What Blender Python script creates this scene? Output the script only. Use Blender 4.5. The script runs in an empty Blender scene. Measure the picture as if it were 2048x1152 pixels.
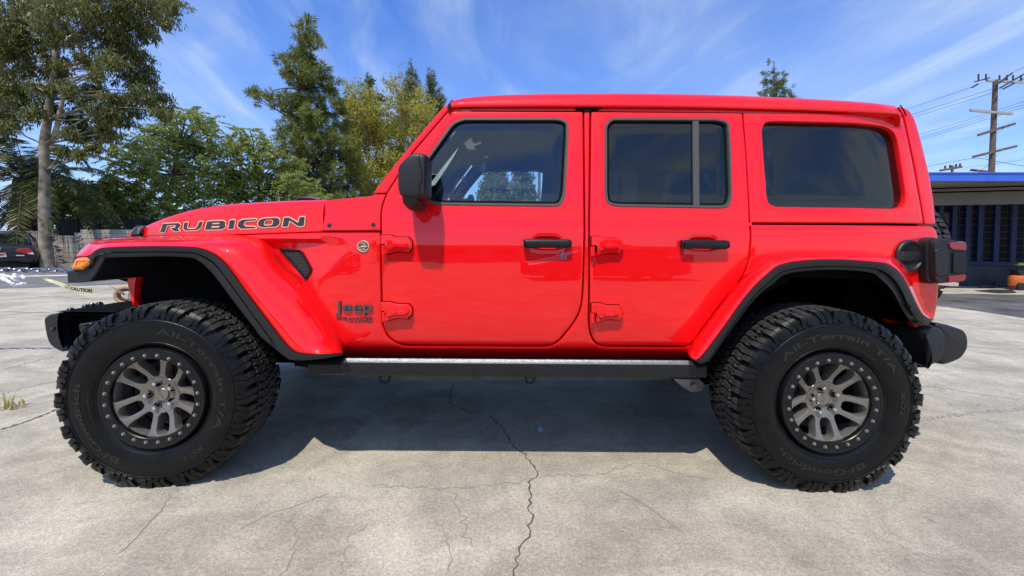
import bpy, bmesh, math, random
import numpy as np
from mathutils import Vector, Matrix
from mathutils.geometry import delaunay_2d_cdt
random.seed(7); RNG = np.random.default_rng(11)
scene = bpy.context.scene
col = scene.collection
R = math.radians

# ------------------------------------------------------------------ camera
FPX, CX, HOR, CAMZ = 800.0, 1024.0, 487.0, 1.108
PITCH, ROLL = R(1.8), R(0.4)
CY = HOR + FPX*math.tan(PITCH)
_F = Vector((0, math.cos(PITCH), -math.sin(PITCH)))
_r0 = Vector((1, 0, 0)); _u0 = Vector((0, math.sin(PITCH), math.cos(PITCH)))
_Rt = _r0*math.cos(ROLL) + _u0*math.sin(ROLL)
_Up = -_r0*math.sin(ROLL) + _u0*math.cos(ROLL)
cd = bpy.data.cameras.new('camera'); cam = bpy.data.objects.new('camera', cd); col.objects.link(cam)
M = Matrix((( _Rt.x, _Up.x, -_F.x, 0), (_Rt.y, _Up.y, -_F.y, 0), (_Rt.z, _Up.z, -_F.z, CAMZ), (0, 0, 0, 1)))
cam.matrix_world = M
cd.sensor_width = 36; cd.lens = FPX/2048*36
cd.shift_y = (CY-576)/2048
cd.clip_start = .05; cd.clip_end = 3000
scene.camera = cam

# ------------------------------------------------------------------ light
SD = Vector((0.17, 0.52, -1.0)).normalized()          # the way the sunlight travels
ELEV = math.asin(-SD.z); AZ = math.atan2(-SD.x, -SD.y)
sl = bpy.data.lights.new('sun', 'SUN'); sl.energy = 4.7; sl.angle = R(.53); sl.color = (1, .92, .79)
so = bpy.data.objects.new('sun', sl); col.objects.link(so)
so.rotation_euler = SD.to_track_quat('-Z', 'Y').to_euler(); so.location = (-5, -15, 30)
w = bpy.data.worlds.new('World'); scene.world = w; w.use_nodes = True
nt = w.node_tree; N = nt.nodes; L = nt.links
bg = N['Background']
sky = N.new('ShaderNodeTexSky'); sky.sky_type = 'NISHITA'; sky.sun_disc = False
sky.sun_elevation = ELEV; sky.sun_rotation = AZ % (2*math.pi)
sky.air_density = 1.0; sky.dust_density = .6; sky.ozone_density = 2.2; sky.altitude = 100
def mth(op, a, b=None, clamp=False):
    n = N.new('ShaderNodeMath'); n.operation = op; n.use_clamp = clamp
    for i, v in enumerate((a, b)):
        if v is None: continue
        if isinstance(v, (int, float)): n.inputs[i].default_value = v
        else: L.new(v, n.inputs[i])
    return n.outputs[0]
tc = N.new('ShaderNodeTexCoord'); sp = N.new('ShaderNodeSeparateXYZ'); L.new(tc.outputs['Generated'], sp.inputs[0])
zz = mth('MAXIMUM', mth('ADD', sp.outputs[2], .12), .06)
cb = N.new('ShaderNodeCombineXYZ'); L.new(mth('DIVIDE', sp.outputs[0], zz), cb.inputs[0]); L.new(mth('DIVIDE', sp.outputs[1], zz), cb.inputs[1])
def clouds(scale, rot, stretch, lo, hi, dist, off):
    mp = N.new('ShaderNodeMapping'); L.new(cb.outputs[0], mp.inputs[0])
    mp.inputs['Rotation'].default_value = (0, 0, rot); mp.inputs['Scale'].default_value = stretch; mp.inputs['Location'].default_value = off
    no = N.new('ShaderNodeTexNoise'); L.new(mp.outputs[0], no.inputs['Vector'])
    no.inputs['Scale'].default_value = scale; no.inputs['Detail'].default_value = 7; no.inputs['Roughness'].default_value = .53
    no.inputs['Distortion'].default_value = dist
    mr = N.new('ShaderNodeMapRange'); mr.interpolation_type = 'SMOOTHSTEP'
    L.new(no.outputs[0], mr.inputs[0]); mr.inputs[1].default_value = lo; mr.inputs[2].default_value = hi
    return mr.outputs[0]
c1 = clouds(1.7, .9, (1, .5, 1), .42, .78, 1.6, (2.9, 1.4, 0))
c2 = clouds(.8, -.4, (1, .6, 1), .42, .78, .5, (7.1, 3.2, 0))
c3 = clouds(5.0, .9, (1, .3, 1), .35, .75, .6, (1.1, 8.2, 0))
cm = mth('ADD', mth('MULTIPLY', c1, mth('ADD', mth('MULTIPLY', c3, .40), .38)), mth('MULTIPLY', c2, .42), clamp=True)
hz = N.new('ShaderNodeMapRange'); L.new(sp.outputs[2], hz.inputs[0]); hz.inputs[1].default_value = .48; hz.inputs[2].default_value = 0.0
cm = mth('ADD', cm, mth('MULTIPLY', hz.outputs[0], .56), clamp=True)
bk = N.new('ShaderNodeMapRange'); L.new(sp.outputs[1], bk.inputs[0]); bk.inputs[1].default_value = .1; bk.inputs[2].default_value = -.6
c4 = clouds(1.5, .12, (.40, 1.3, 1), .43, .62, .8, (4.4, 1.2, 0))
cm = mth('MULTIPLY', mth('ADD', cm, mth('MULTIPLY', mth('MULTIPLY', bk.outputs[0], c4), 1.3), clamp=True), .70)
tint = N.new('ShaderNodeMix'); tint.data_type = 'RGBA'; tint.blend_type = 'MULTIPLY'; tint.inputs[0].default_value = 1
L.new(sky.outputs[0], tint.inputs[6]); tint.inputs[7].default_value = (.70, 1.17, 2.02, 1)
mx = N.new('ShaderNodeMix'); mx.data_type = 'RGBA'; L.new(cm, mx.inputs[0]); L.new(tint.outputs[2], mx.inputs[6])
mx.inputs[7].default_value = (5.9, 7.0, 8.1, 1)
L.new(mx.outputs[2], bg.inputs[0]); bg.inputs[1].default_value = .12
scene.view_settings.view_transform = 'Standard'; scene.view_settings.look = 'None'
scene.view_settings.exposure = 0; scene.view_settings.gamma = 1
scene.cycles.max_bounces = 10; scene.cycles.transparent_max_bounces = 24
scene.cycles.caustics_reflective = False; scene.cycles.caustics_refractive = False

# ------------------------------------------------------------------ pixel -> world
def ray(px, py):
    return _F + _Rt*((px-CX)/FPX) - _Up*((py-CY)/FPX)
def P(px, py, Y):
    d = ray(px, py); t = Y/d.y
    return Vector((d.x*t, Y, CAMZ+d.z*t))
def G(px, py, z=0.0):                                   # where the pixel's ray meets the ground
    d = ray(px, py); t = (z-CAMZ)/d.z
    return Vector((d.x*t, d.y*t, z))

# ------------------------------------------------------------------ object helpers
def tag(o, label=None, cat=None, group=None, kind=None):
    if label: o['label'] = label
    if cat: o['category'] = cat
    if group: o['group'] = group
    if kind: o['kind'] = kind
    return o
def empty(name, loc, label=None, cat=None, group=None, parent=None, rz=0):
    o = bpy.data.objects.new(name, None); col.objects.link(o); o.empty_display_size = .2
    o.location = loc; o.rotation_euler[2] = rz
    if parent: o.parent = parent
    return tag(o, label, cat, group)
def copy_tree(o, parent=None):
    c = o.copy(); col.objects.link(c)
    if parent: c.parent = parent
    for ch in list(o.children): copy_tree(ch, c)
    return c
class MB:
    """collects geometry; build() links it as ONE mesh object"""
    def __init__(s): s.v = []; s.f = []; s.m = []
    def add(s, vs, fs, mat=0):
        k = len(s.v); s.v += [tuple(p) for p in vs]
        for f in fs: s.f.append(tuple(i+k for i in f)); s.m.append(mat)
    def box(s, a, b, mat=0):
        x0, y0, z0 = a; x1, y1, z1 = b
        s.add([(x0,y0,z0),(x1,y0,z0),(x1,y1,z0),(x0,y1,z0),(x0,y0,z1),(x1,y0,z1),(x1,y1,z1),(x0,y1,z1)],
              [(0,3,2,1),(4,5,6,7),(0,1,5,4),(1,2,6,5),(2,3,7,6),(3,0,4,7)], mat)
    def loft(s, rows, mat=0, closed=False, cap0=False, cap1=False):
        n = len(rows[0]); k = len(s.v)
        for r in rows: s.v += [tuple(p) for p in r]
        for i in range(len(rows)-1):
            for j in range(n if closed else n-1):
                j2 = (j+1) % n
                s.f.append((k+i*n+j, k+i*n+j2, k+(i+1)*n+j2, k+(i+1)*n+j)); s.m.append(mat)
        if cap0: s.f.append(tuple(k+j for j in range(n-1, -1, -1))); s.m.append(mat)
        if cap1: s.f.append(tuple(k+(len(rows)-1)*n+j for j in range(n))); s.m.append(mat)
    def tube(s, pts, rad, seg=8, mat=0, caps=True):
        pts = [Vector(p) for p in pts]; n = len(pts)
        if not hasattr(rad, '__len__'): rad = [rad]*n
        rows = []; pu = None
        for i, p in enumerate(pts):
            t = (pts[min(i+1, n-1)]-pts[max(i-1, 0)])
            t = t.normalized() if t.length > 1e-9 else Vector((0, 0, 1))
            if pu is None:
                a = Vector((0, 0, 1)) if abs(t.z) < .9 else Vector((1, 0, 0))
                u = t.cross(a).normalized()
            else:
                u = (pu - t*pu.dot(t)); u = u.normalized() if u.length > 1e-6 else t.orthogonal().normalized()
            pu = u; v = t.cross(u)
            rows.append([p + (u*math.cos(2*math.pi*k/seg)+v*math.sin(2*math.pi*k/seg))*rad[i] for k in range(seg)])
        s.loft(rows, mat, closed=True, cap0=caps, cap1=caps)
    def cyl(s, a, b, r0, r1=None, seg=16, mat=0):
        s.tube([a, b], [r0, r0 if r1 is None else r1], seg, mat)
    def lathe(s, prof, seg=48, mat=0):                  # about the local Y axis; prof = [(r, y)]
        rows = [[(r*math.cos(2*math.pi*k/seg), y, r*math.sin(2*math.pi*k/seg)) for k in range(seg)] for r, y in prof]
        s.loft(rows, mat, closed=True)
    def prism(s, poly, y0, y1, mat=0, taper=0.0, surf=None):   # polygon of (x,z), from y0 (near) to y1
        poly = [Vector((p[0], p[1])) for p in poly]
        if area2(poly) < 0: poly = poly[::-1]
        n = len(poly); Yf = (lambda p, d: d) if surf is None else (lambda p, d: surf(p[0], p[1])+d)
        inn = offs(poly, -taper) if taper else poly
        a = [(p[0], Yf(p, y0), p[1]) for p in inn]
        rows = [a]
        if taper: rows.append([(p[0], Yf(p, y0+taper), p[1]) for p in poly])
        rows.append([(p[0], Yf(p, y1), p[1]) for p in poly])
        k = len(s.v)
        for r in rows: s.v += r
        for i in range(len(rows)-1):
            for j in range(n):
                j2 = (j+1) % n
                s.f.append((k+i*n+j, k+(i+1)*n+j, k+(i+1)*n+j2, k+i*n+j2)); s.m.append(mat)
        s.f.append(tuple(k+j for j in range(n))); s.m.append(mat)
    def build(s, name, mats, parent=None, loc=(0, 0, 0), smooth=True, angle=35, bevel=0, shift=None):
        me = bpy.data.meshes.new(name)
        v = s.v
        if shift is not None: v = [(p[0]-shift[0], p[1]-shift[1], p[2]-shift[2]) for p in v]
        me.from_pydata(v, [], s.f)
        if not isinstance(mats, (list, tuple)): mats = [mats]
        for m in mats: me.materials.append(m)
        if len(mats) > 1: me.polygons.foreach_set('material_index', s.m)
        if smooth:
            me.polygons.foreach_set('use_smooth', [True]*len(me.polygons))
            me.set_sharp_from_angle(angle=R(angle))
        me.validate(); me.update()
        o = bpy.data.objects.new(name, me); col.objects.link(o); o.location = loc
        if parent: o.parent = parent
        if bevel:
            b = o.modifiers.new('bevel', 'BEVEL'); b.width = bevel; b.segments = 3; b.limit_method = 'ANGLE'; b.angle_limit = R(40)
        return o
def area2(p): return sum(p[i][0]*p[(i+1) % len(p)][1]-p[(i+1) % len(p)][0]*p[i][1] for i in range(len(p)))
def offs(poly, d):                                      # moves a closed loop to its right by d (CCW: outwards)
    n = len(poly); out = []
    for i in range(n):
        a, b, c = Vector(poly[i-1][:2]), Vector(poly[i][:2]), Vector(poly[(i+1) % n][:2])
        e1 = (b-a); e2 = (c-b)
        n1 = Vector((e1.y, -e1.x)); n2 = Vector((e2.y, -e2.x))
        if n1.length > 1e-9: n1.normalize()
        if n2.length > 1e-9: n2.normalize()
        m = n1+n2; l = m.length
        if l < .2: out.append(b+n1*d); continue
        m /= l; out.append(b+m*(d/max(.5, m.dot(n1))))
    return out
def fillet(pts, r, seg=5, closed=True):
    n = len(pts); out = []
    for i in range(n):
        b = Vector(pts[i][:2]); rr = pts[i][2] if len(pts[i]) > 2 else r
        if not closed and i in (0, n-1): out.append(b); continue
        a, c = Vector(pts[i-1][:2]), Vector(pts[(i+1) % n][:2])
        l = min(rr, (a-b).length*.48, (c-b).length*.48)
        if l < 1e-6: out.append(b); continue
        p, q = b+(a-b).normalized()*l, b+(c-b).normalized()*l
        for k in range(seg+1):
            t = k/seg; out.append(p*(1-t)**2+b*2*t*(1-t)+q*t*t)
    return out
def cr(pts, m=6, closed=False):                         # Catmull-Rom through points
    pts = [Vector(p) for p in pts]; n = len(pts); out = []
    rng = n if closed else n-1
    for i in range(rng):
        g = lambda k: pts[k % n] if closed else pts[max(0, min(n-1, k))]
        p0, p1, p2, p3 = g(i-1), g(i), g(i+1), g(i+2)
        for k in range(m):
            t = k/m
            out.append(.5*((2*p1)+(p2-p0)*t+(2*p0-5*p1+4*p2-p3)*t*t+(3*p1-p0-3*p2+p3)*t**3))
    if not closed: out.append(pts[-1])
    return out
def dens(loop, step, closed=True):
    out = []; n = len(loop)
    for i in range(n if closed else n-1):
        a, b = Vector(loop[i][:2]), Vector(loop[(i+1) % n][:2]); k = max(1, int((b-a).length/step))
        for j in range(k): out.append(a+(b-a)*(j/k))
    if not closed: out.append(Vector(loop[-1][:2]))
    return out
def inside(poly, X, Z):
    res = np.zeros(len(X), bool); n = len(poly)
    for i in range(n):
        x0, z0 = poly[i][0], poly[i][1]; x1, z1 = poly[(i+1) % n][0], poly[(i+1) % n][1]
        if z0 == z1: continue
        c = ((z0 > Z) != (z1 > Z)) & (X < (x1-x0)*(Z-z0)/(z1-z0)+x0)
        res ^= c
    return res
def plate(mb, outline, holes, surf, r=.004, depth=.02, grid=.035, mat=0, off=0.0, edge_mat=None):
    """sheet-metal panel on y = surf(x,z): filled polygon with rolled edges turned inwards"""
    loops = []
    for k, lp in enumerate([outline]+list(holes)):
        lp = dens(lp, grid)
        a = area2(lp)
        if (k == 0) != (a > 0): lp = lp[::-1]
        loops.append(lp)
    pts = []; edges = []; ring0 = []
    for lp in loops:
        i0 = offs(lp, -r); k = len(pts); pts += i0; n = len(i0)
        edges += [(k+j, k+(j+1) % n) for j in range(n)]; ring0.append((k, n))
    X = np.array([p[0] for p in loops[0]]); Z = np.array([p[1] for p in loops[0]])
    gx, gz = np.meshgrid(np.arange(X.min(), X.max(), grid)+.0137*grid, np.arange(Z.min(), Z.max(), grid)+.0211*grid)
    gx = gx.ravel(); gz = gz.ravel()
    ok = inside(offs(loops[0], -(r+.4*grid)), gx, gz)
    for h in loops[1:]: ok &= ~inside(offs(h, -(r+.4*grid)), gx, gz)
    inp = [Vector((p[0], p[1])) for p in pts]+[Vector((x, z)) for x, z in zip(gx[ok], gz[ok])]
    ov, oe, of, orv, _, _ = delaunay_2d_cdt(inp, edges, [], 0, 1e-7)
    tri = np.array([f for f in of if len(f) == 3]); V = np.array([(v.x, v.y) for v in ov])
    cxy = V[tri].mean(1)
    b0 = [pts[j] for j in range(ring0[0][0], ring0[0][0]+ring0[0][1])]
    keep = inside(b0, cxy[:, 0], cxy[:, 1])
    for k, n in ring0[1:]: keep &= ~inside(pts[k:k+n], cxy[:, 0], cxy[:, 1])
    base = len(mb.v)
    mb.v += [(x, surf(x, z)+off, z) for x, z in V]
    for t in tri[keep]:
        mb.f.append(tuple(int(base+i) for i in t)); mb.m.append(mat)
    inv = {}
    for oi, l in enumerate(orv):
        for ii in l: inv[ii] = oi
    em = mat if edge_mat is None else edge_mat
    for (k, n), lp in zip(ring0, loops):
        prev = [base+inv[k+j] for j in range(n)]
        for d_o, d_y in ((-.38*r, .22*r), (0, r), (0, depth)):
            rg = offs(lp, d_o) if d_o else lp
            b = len(mb.v); mb.v += [(p[0], surf(p[0], p[1])+off+d_y, p[1]) for p in rg]
            for j in range(n):
                j2 = (j+1) % n
                mb.f.append((prev[j], b+j, b+j2, prev[j2])); mb.m.append(em)
            prev = list(range(b, b+n))
def np_mesh(name, V, F, mats, parent=None, loc=(0, 0, 0), mi=None, smooth=False):
    V = np.asarray(V, np.float32).reshape(-1, 3); F = np.asarray(F, np.int32); k = F.shape[1]
    me = bpy.data.meshes.new(name)
    me.vertices.add(len(V)); me.vertices.foreach_set('co', V.ravel())
    me.loops.add(F.size); me.loops.foreach_set('vertex_index', F.ravel())
    me.polygons.add(len(F)); me.polygons.foreach_set('loop_start', np.arange(0, F.size, k, dtype=np.int32))
    me.polygons.foreach_set('loop_total', np.full(len(F), k, np.int32))
    for m in (mats if isinstance(mats, (list, tuple)) else [mats]): me.materials.append(m)
    if mi is not None: me.polygons.foreach_set('material_index', np.asarray(mi, np.int32))
    if smooth: me.polygons.foreach_set('use_smooth', np.ones(len(F), bool))
    me.update(calc_edges=True); me.validate()
    o = bpy.data.objects.new(name, me); col.objects.link(o); o.location = loc
    if parent: o.parent = parent
    return o
_tx = {}
def text_geo(body, bold=0.0):
    """glyphs of the built-in font as (verts2d, faces), height of capitals about .7, left edge 0"""
    key = (body, bold)
    if key in _tx: return _tx[key]
    c = bpy.data.curves.new('t', 'FONT'); c.body = body; c.size = 1; c.offset = bold; c.resolution_u = 3
    o = bpy.data.objects.new('t', c); col.objects.link(o)
    bpy.context.view_layer.update()
    me = bpy.data.meshes.new_from_object(o.evaluated_get(bpy.context.evaluated_depsgraph_get()))
    vs = [(v.co.x, v.co.y) for v in me.vertices]; fs = [tuple(p.vertices) for p in me.polygons]
    bpy.data.objects.remove(o); bpy.data.curves.remove(c); bpy.data.meshes.remove(me)
    x0 = min(v[0] for v in vs); vs = [(v[0]-x0, v[1]) for v in vs]
    _tx[key] = (vs, fs); return _tx[key]
def text_solid(mb, body, fn, bold=0.0, thick=.002, mat=0):
    """fn(u, v, d) -> 3D point; u,v are glyph coordinates scaled to width 1 / raw height; d depth 0..thick"""
    vs, fs = text_geo(body, bold); W = max(v[0] for v in vs); n = len(vs)
    top = [fn(v[0]/W, v[1], 0) for v in vs]; bot = [fn(v[0]/W, v[1], thick) for v in vs]
    ec = {}
    for f in fs:
        for a, b in zip(f, f[1:]+f[:1]): ec[(a, b)] = 1
    sides = [(a, a+n, b+n, b) for (a, b) in ec if (b, a) not in ec]
    mb.add(top+bot, list(fs)+sides, mat)

# ------------------------------------------------------------------ materials
MAT = {}
def mat(name, color, rough=.5, metal=0, coat=0, noise=0, nscale=20, bump=0, bscale=80, spec=.5, trans=0, rvar=0, emit=None):
    m = bpy.data.materials.new(name); m.use_nodes = True; n = m.node_tree.nodes; l = m.node_tree.links
    b = n['Principled BSDF']; b.inputs['Base Color'].default_value = (*color, 1); b.inputs['Roughness'].default_value = rough
    b.inputs['Metallic'].default_value = metal; b.inputs['Specular IOR Level'].default_value = spec
    b.inputs['Coat Weight'].default_value = coat; b.inputs['Coat Roughness'].default_value = .015
    if trans: b.inputs['Transmission Weight'].default_value = trans
    t = n.new('ShaderNodeTexCoord')
    if noise or rvar:
        x = n.new('ShaderNodeTexNoise'); x.inputs['Scale'].default_value = nscale; x.inputs['Detail'].default_value = 6; l.new(t.outputs['Object'], x.inputs['Vector'])
        if noise:
            mr = n.new('ShaderNodeMapRange'); l.new(x.outputs[0], mr.inputs[0]); mr.inputs[1].default_value = .3; mr.inputs[2].default_value = .7
            mr.inputs[3].default_value = 1-noise; mr.inputs[4].default_value = 1+noise
            mm = n.new('ShaderNodeVectorMath'); mm.operation = 'SCALE'; mm.inputs[0].default_value = color; l.new(mr.outputs[0], mm.inputs['Scale'])
            l.new(mm.outputs[0], b.inputs['Base Color'])
        if rvar:
            mr = n.new('ShaderNodeMapRange'); l.new(x.outputs[0], mr.inputs[0]); mr.inputs[1].default_value = .3; mr.inputs[2].default_value = .7
            mr.inputs[3].default_value = max(.02, rough-rvar); mr.inputs[4].default_value = rough+rvar; l.new(mr.outputs[0], b.inputs['Roughness'])
    if bump:
        x = n.new('ShaderNodeTexNoise'); x.inputs['Scale'].default_value = bscale; x.inputs['Detail'].default_value = 4; l.new(t.outputs['Object'], x.inputs['Vector'])
        u = n.new('ShaderNodeBump'); u.inputs['Strength'].default_value = bump; u.inputs['Distance'].default_value = .01; l.new(x.outputs[0], u.inputs['Height']); l.new(u.outputs[0], b.inputs['Normal'])
    if emit: b.inputs['Emission Color'].default_value = (*emit[:3], 1); b.inputs['Emission Strength'].default_value = emit[3]
    MAT[name] = m; return m
def glass(name, tint, refl=(1, 1, 1), ior=1.5):
    m = bpy.data.materials.new(name); m.use_nodes = True; n = m.node_tree.nodes; l = m.node_tree.links
    n.remove(n['Principled BSDF'])
    fr = n.new('ShaderNodeFresnel'); fr.inputs[0].default_value = ior
    tr = n.new('ShaderNodeBsdfTransparent'); tr.inputs[0].default_value = (*tint, 1)
    gl = n.new('ShaderNodeBsdfGlossy'); gl.inputs['Roughness'].default_value = .0; gl.inputs['Color'].default_value = (*refl, 1)
    mx = n.new('ShaderNodeMixShader'); l.new(fr.outputs[0], mx.inputs[0]); l.new(tr.outputs[0], mx.inputs[1]); l.new(gl.outputs[0], mx.inputs[2])
    l.new(mx.outputs[0], n['Material Output'].inputs[0]); MAT[name] = m; return m
def leafmat(name, dark, light, rough=.5, transl=.3, nscale=.9):
    m = bpy.data.materials.new(name); m.use_nodes = True; n = m.node_tree.nodes; l = m.node_tree.links
    b = n['Principled BSDF']; b.inputs['Roughness'].default_value = rough; b.inputs['Specular IOR Level'].default_value = .35
    g = n.new('ShaderNodeNewGeometry'); t = n.new('ShaderNodeTexCoord'); x = n.new('ShaderNodeTexNoise'); x.inputs['Scale'].default_value = nscale; x.inputs['Detail'].default_value = 3
    l.new(t.outputs['Object'], x.inputs['Vector'])
    a = n.new('ShaderNodeMath'); a.operation = 'MULTIPLY_ADD'; l.new(g.outputs['Random Per Island'], a.inputs[0]); a.inputs[1].default_value = .55; a.inputs[2].default_value = -.28
    s = n.new('ShaderNodeMath'); s.operation = 'ADD'; s.use_clamp = True; l.new(a.outputs[0], s.inputs[0]); l.new(x.outputs[0], s.inputs[1])
    c = n.new('ShaderNodeMix'); c.data_type = 'RGBA'; l.new(s.outputs[0], c.inputs[0]); c.inputs[6].default_value = (*dark, 1); c.inputs[7].default_value = (*light, 1)
    l.new(c.outputs[2], b.inputs['Base Color'])
    tr = n.new('ShaderNodeBsdfTranslucent'); l.new(c.outputs[2], tr.inputs[0]); mx = n.new('ShaderNodeMixShader'); mx.inputs[0].default_value = transl
    l.new(b.outputs[0], mx.inputs[1]); l.new(tr.outputs[0], mx.inputs[2]); l.new(mx.outputs[0], n['Material Output'].inputs[0])
    MAT[name] = m; return m
RED = mat('red_paint', (.78, .0035, .005), .42, coat=1, spec=.05)
def _wave(m):
    n = m.node_tree.nodes; l = m.node_tree.links; b = n['Principled BSDF']; b.inputs['Coat IOR'].default_value = 1.56
    t = n.new('ShaderNodeTexCoord'); x = n.new('ShaderNodeTexNoise'); x.inputs['Scale'].default_value = 2.6; x.inputs['Detail'].default_value = 2; l.new(t.outputs['Object'], x.inputs['Vector'])
    u = n.new('ShaderNodeBump'); u.inputs['Strength'].default_value = .05; u.inputs['Distance'].default_value = .02; l.new(x.outputs[0], u.inputs['Height']); l.new(u.outputs[0], b.inputs['Coat Normal'])
_wave(RED)
BLACK_TRIM = mat('black_trim', (.015, .015, .0165), .46, spec=.38, bump=.12, bscale=900, rvar=.06, nscale=6)
BLACK_SATIN = mat('black_satin', (.010, .010, .011), .30, rvar=.08, nscale=9, spec=.3)
BLACK_GLOSS = mat('black_gloss', (.012, .012, .013), .16, coat=.6)
DARK = mat('dark_underbody', (.0035, .0035, .004), .85, noise=.4, nscale=9, spec=.06)
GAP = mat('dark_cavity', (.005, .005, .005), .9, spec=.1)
RUBBER = mat('tyre_rubber', (.0045, .0045, .0047), .38, noise=.3, nscale=14, rvar=.17, bump=.12, bscale=300, spec=.22)
TREAD = mat('tread_rubber', (.022, .021, .020), .66, noise=.35, nscale=25, rvar=.1, bump=.15, bscale=240)
TYRE_TEXT = mat('tyre_lettering', (.009, .009, .009), .24)
RIM = mat('rim_metal', (.225, .205, .178), .36, metal=.6, noise=.06, nscale=60, bump=.04, bscale=900)
CHROME = mat('polished_metal', (.75, .75, .76), .12, metal=1)
STEEL = mat('grey_steel', (.30, .29, .27), .45, metal=.8, noise=.3, nscale=12)
GREYTRIM = mat('grey_window_trim', (.062, .062, .057), .5, rvar=.05)
AMBER = mat('amber_lens', (.95, .26, .01), .12, coat=1, noise=.15, nscale=60)
LENS = mat('red_lens', (.20, .004, .012), .1, coat=1)
BADGE = mat('badge_grey', (.10, .10, .11), .35, metal=.6)
DECAL = mat('decal_black', (.028, .030, .036), .45)
DECAL_TAN = mat('decal_tan', (.80, .56, .38), .45)
TAN_METAL = mat('badge_tan', (.56, .47, .32), .4)
HEADLINER = mat('interior_grey', (.10, .105, .11), .8, noise=.15)
SEAT = mat('seat_black', (.02, .02, .022), .55)
GLASS = glass('clear_glass', (.74, .84, .85), (.9, .97, 1), 1.8)
PRIV = glass('privacy_glass', (.10, .112, .112), (1, .93, .78), 1.72)
# ------------------------------------------------------------------ the red car
YC = 2.73; SH = (0, YC, 0)
CAR = empty('off_road_car', (0, YC, 0), 'glossy red four-door off-road car with black-edged flared arches and chunky tyres', 'car')
_zs = [.50, .54, .58, .62, .74, .95, 1.10, 1.162, 1.178, 1.205, 1.222, 1.29, 1.80, 1.95]
_ys = [2.035, 2.005, 1.966, 1.952, 1.944, 1.940, 1.9415, 1.945, 1.947, 1.9535, 1.957, 1.966, 2.046, 2.07]
def S(x, z):
    y = float(np.interp(z, _zs, _ys))
    if x < -.66: y += .055*((-.66-x)/.7)**1.4
    if x > 1.55: y += .05*((x-1.55)/.5)**2
    return y
def onS(px, py, d=0.0, surf=S):
    Y = 1.95
    for _ in range(7):
        p = P(px, py, Y); Y = surf(p.x, p.z)+d
    return P(px, py, Y)
def px2(pts, d=0.0):                                    # pixel outline -> (x,z) on the body side
    out = []
    for q in pts:
        p = onS(q[0], q[1], d); out.append((p.x, p.z)+((q[2]/415,) if len(q) > 2 else ()))
    return out
mirrored = []
def car(mb, name, m, parent=None, mirror=False, **k):
    o = mb.build(name, m, parent or CAR, shift=SH, **k)
    if mirror:
        c = o.copy(); col.objects.link(c); c.scale = (1, -1, 1); mirrored.append((o, c))
        for ch in o.children: pass
    return o
def mirror_tree(o, parent=None):
    c = o.copy(); col.objects.link(c); c.parent = parent or CAR
    if parent is None: c.scale = (1, -1, 1)
    for ch in list(o.children):
        if not ch.name.startswith(('lettering','name_badge','round_badge')): mirror_tree(ch, c)
    return c

# outlines (pixels of the photograph, on the body side)
FD = [(763.5, 462), (762.5, 430), (766, 409), (774, 387), (792, 359), (826, 305), (897, 222.5, 8), (1165.5, 223.5, 3), (1167.5, 440), (1164, 586, 30), (1160, 619, 20), (1146, 645, 15), (1115, 683, 14), (1096, 691, 10), (850, 690), (803, 689, 12), (778, 675, 14), (766, 650, 16)]
RD = [(1182.5, 223.5, 3), (1484, 226, 3), (1490.5, 300), (1498.5, 447), (1499.5, 480, 20), (1496, 528, 20), (1478, 564, 15), (1441, 607), (1401, 661, 10), (1386, 684, 10), (1371, 692, 8), (1207, 691, 12), (1193, 686, 10), (1183, 671, 10), (1179.5, 650, 10), (1180, 460)]
FW = [(903, 246, 10), (924, 235.5, 12), (1118, 235.5, 22), (1137, 243, 16), (1137, 275, 10), (1131, 390, 16), (1122, 412.5, 14), (1095, 413), (872, 410, 20), (842, 401, 14), (829, 380, 10), (832, 346, 10)]
RW = [(1209, 250, 12), (1222, 235.5, 14), (1436, 236.5, 16), (1458, 243, 14), (1461, 272, 10), (1465, 392, 16), (1458, 415, 14), (1437, 416.5), (1230, 413, 10), (1212, 406, 12), (1209, 384, 10)]
QP = [(1486.5, 225.5, 3), (1795, 231, 2), (1806, 234, 4), (1812, 260), (1826, 326), (1841, 410), (1847, 447.5, 3), (1500.5, 445, 3), (1492, 300)]
QW = [(1524, 258, 8), (1532, 243.5, 12), (1552, 242.5), (1720, 247), (1770, 253, 18), (1788, 263, 16), (1796, 284, 12), (1812.5, 392, 14), (1808, 412, 12), (1788, 417.5, 6), (1552, 413.5, 14), (1537, 407, 14), (1533.5, 390, 8)]
def grow(poly, d):
    p = fillet(poly, .02); return offs(p if area2(p) > 0 else p[::-1], d)
# ---- tub side: wing, sill, centre post and rear quarter in one pressing
fd = grow(px2(FD), .0075); rd = grow(px2(RD), .0075)
def near(loop, x, z): return min(range(len(loop)), key=lambda i: (loop[i][0]-x)**2+(loop[i][1]-z)**2)
def run(loop, a, b):                                    # CCW run from the point nearest a to the one nearest b
    i, j = near(loop, *a), near(loop, *b); out = []
    while True:
        out.append(loop[i])
        if i == j: return out
        i = (i+1) % len(loop)
q2 = lambda px, py: px2([(px, py)])[0]
tub = fillet(px2([(462, 500), (470, 471), (560, 467.5), (637, 465), (759.5, 465, 2)]), .02, closed=False)
tub += run(fd, q2(759.5, 470), q2(1168.5, 226)); tub += [Vector(q2(1170.5, 222)), Vector(q2(1178, 222))]
tub += run(rd, q2(1180, 226), q2(1501.5, 447))
tub += fillet(px2([(1502.5, 449.5), (1866, 452.5, 8), (1874.5, 465, 8), (1877, 490), (1878, 565), (1875.5, 606), (1868, 640, 4), (1848, 645), (1815, 575, 20), (1760, 530, 20), (1700, 521, 20), (1620, 521, 20), (1560, 532, 20), (1515, 572, 20), (1395, 726), (690, 726), (640, 690), (560, 590, 30)]), .02)
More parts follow.
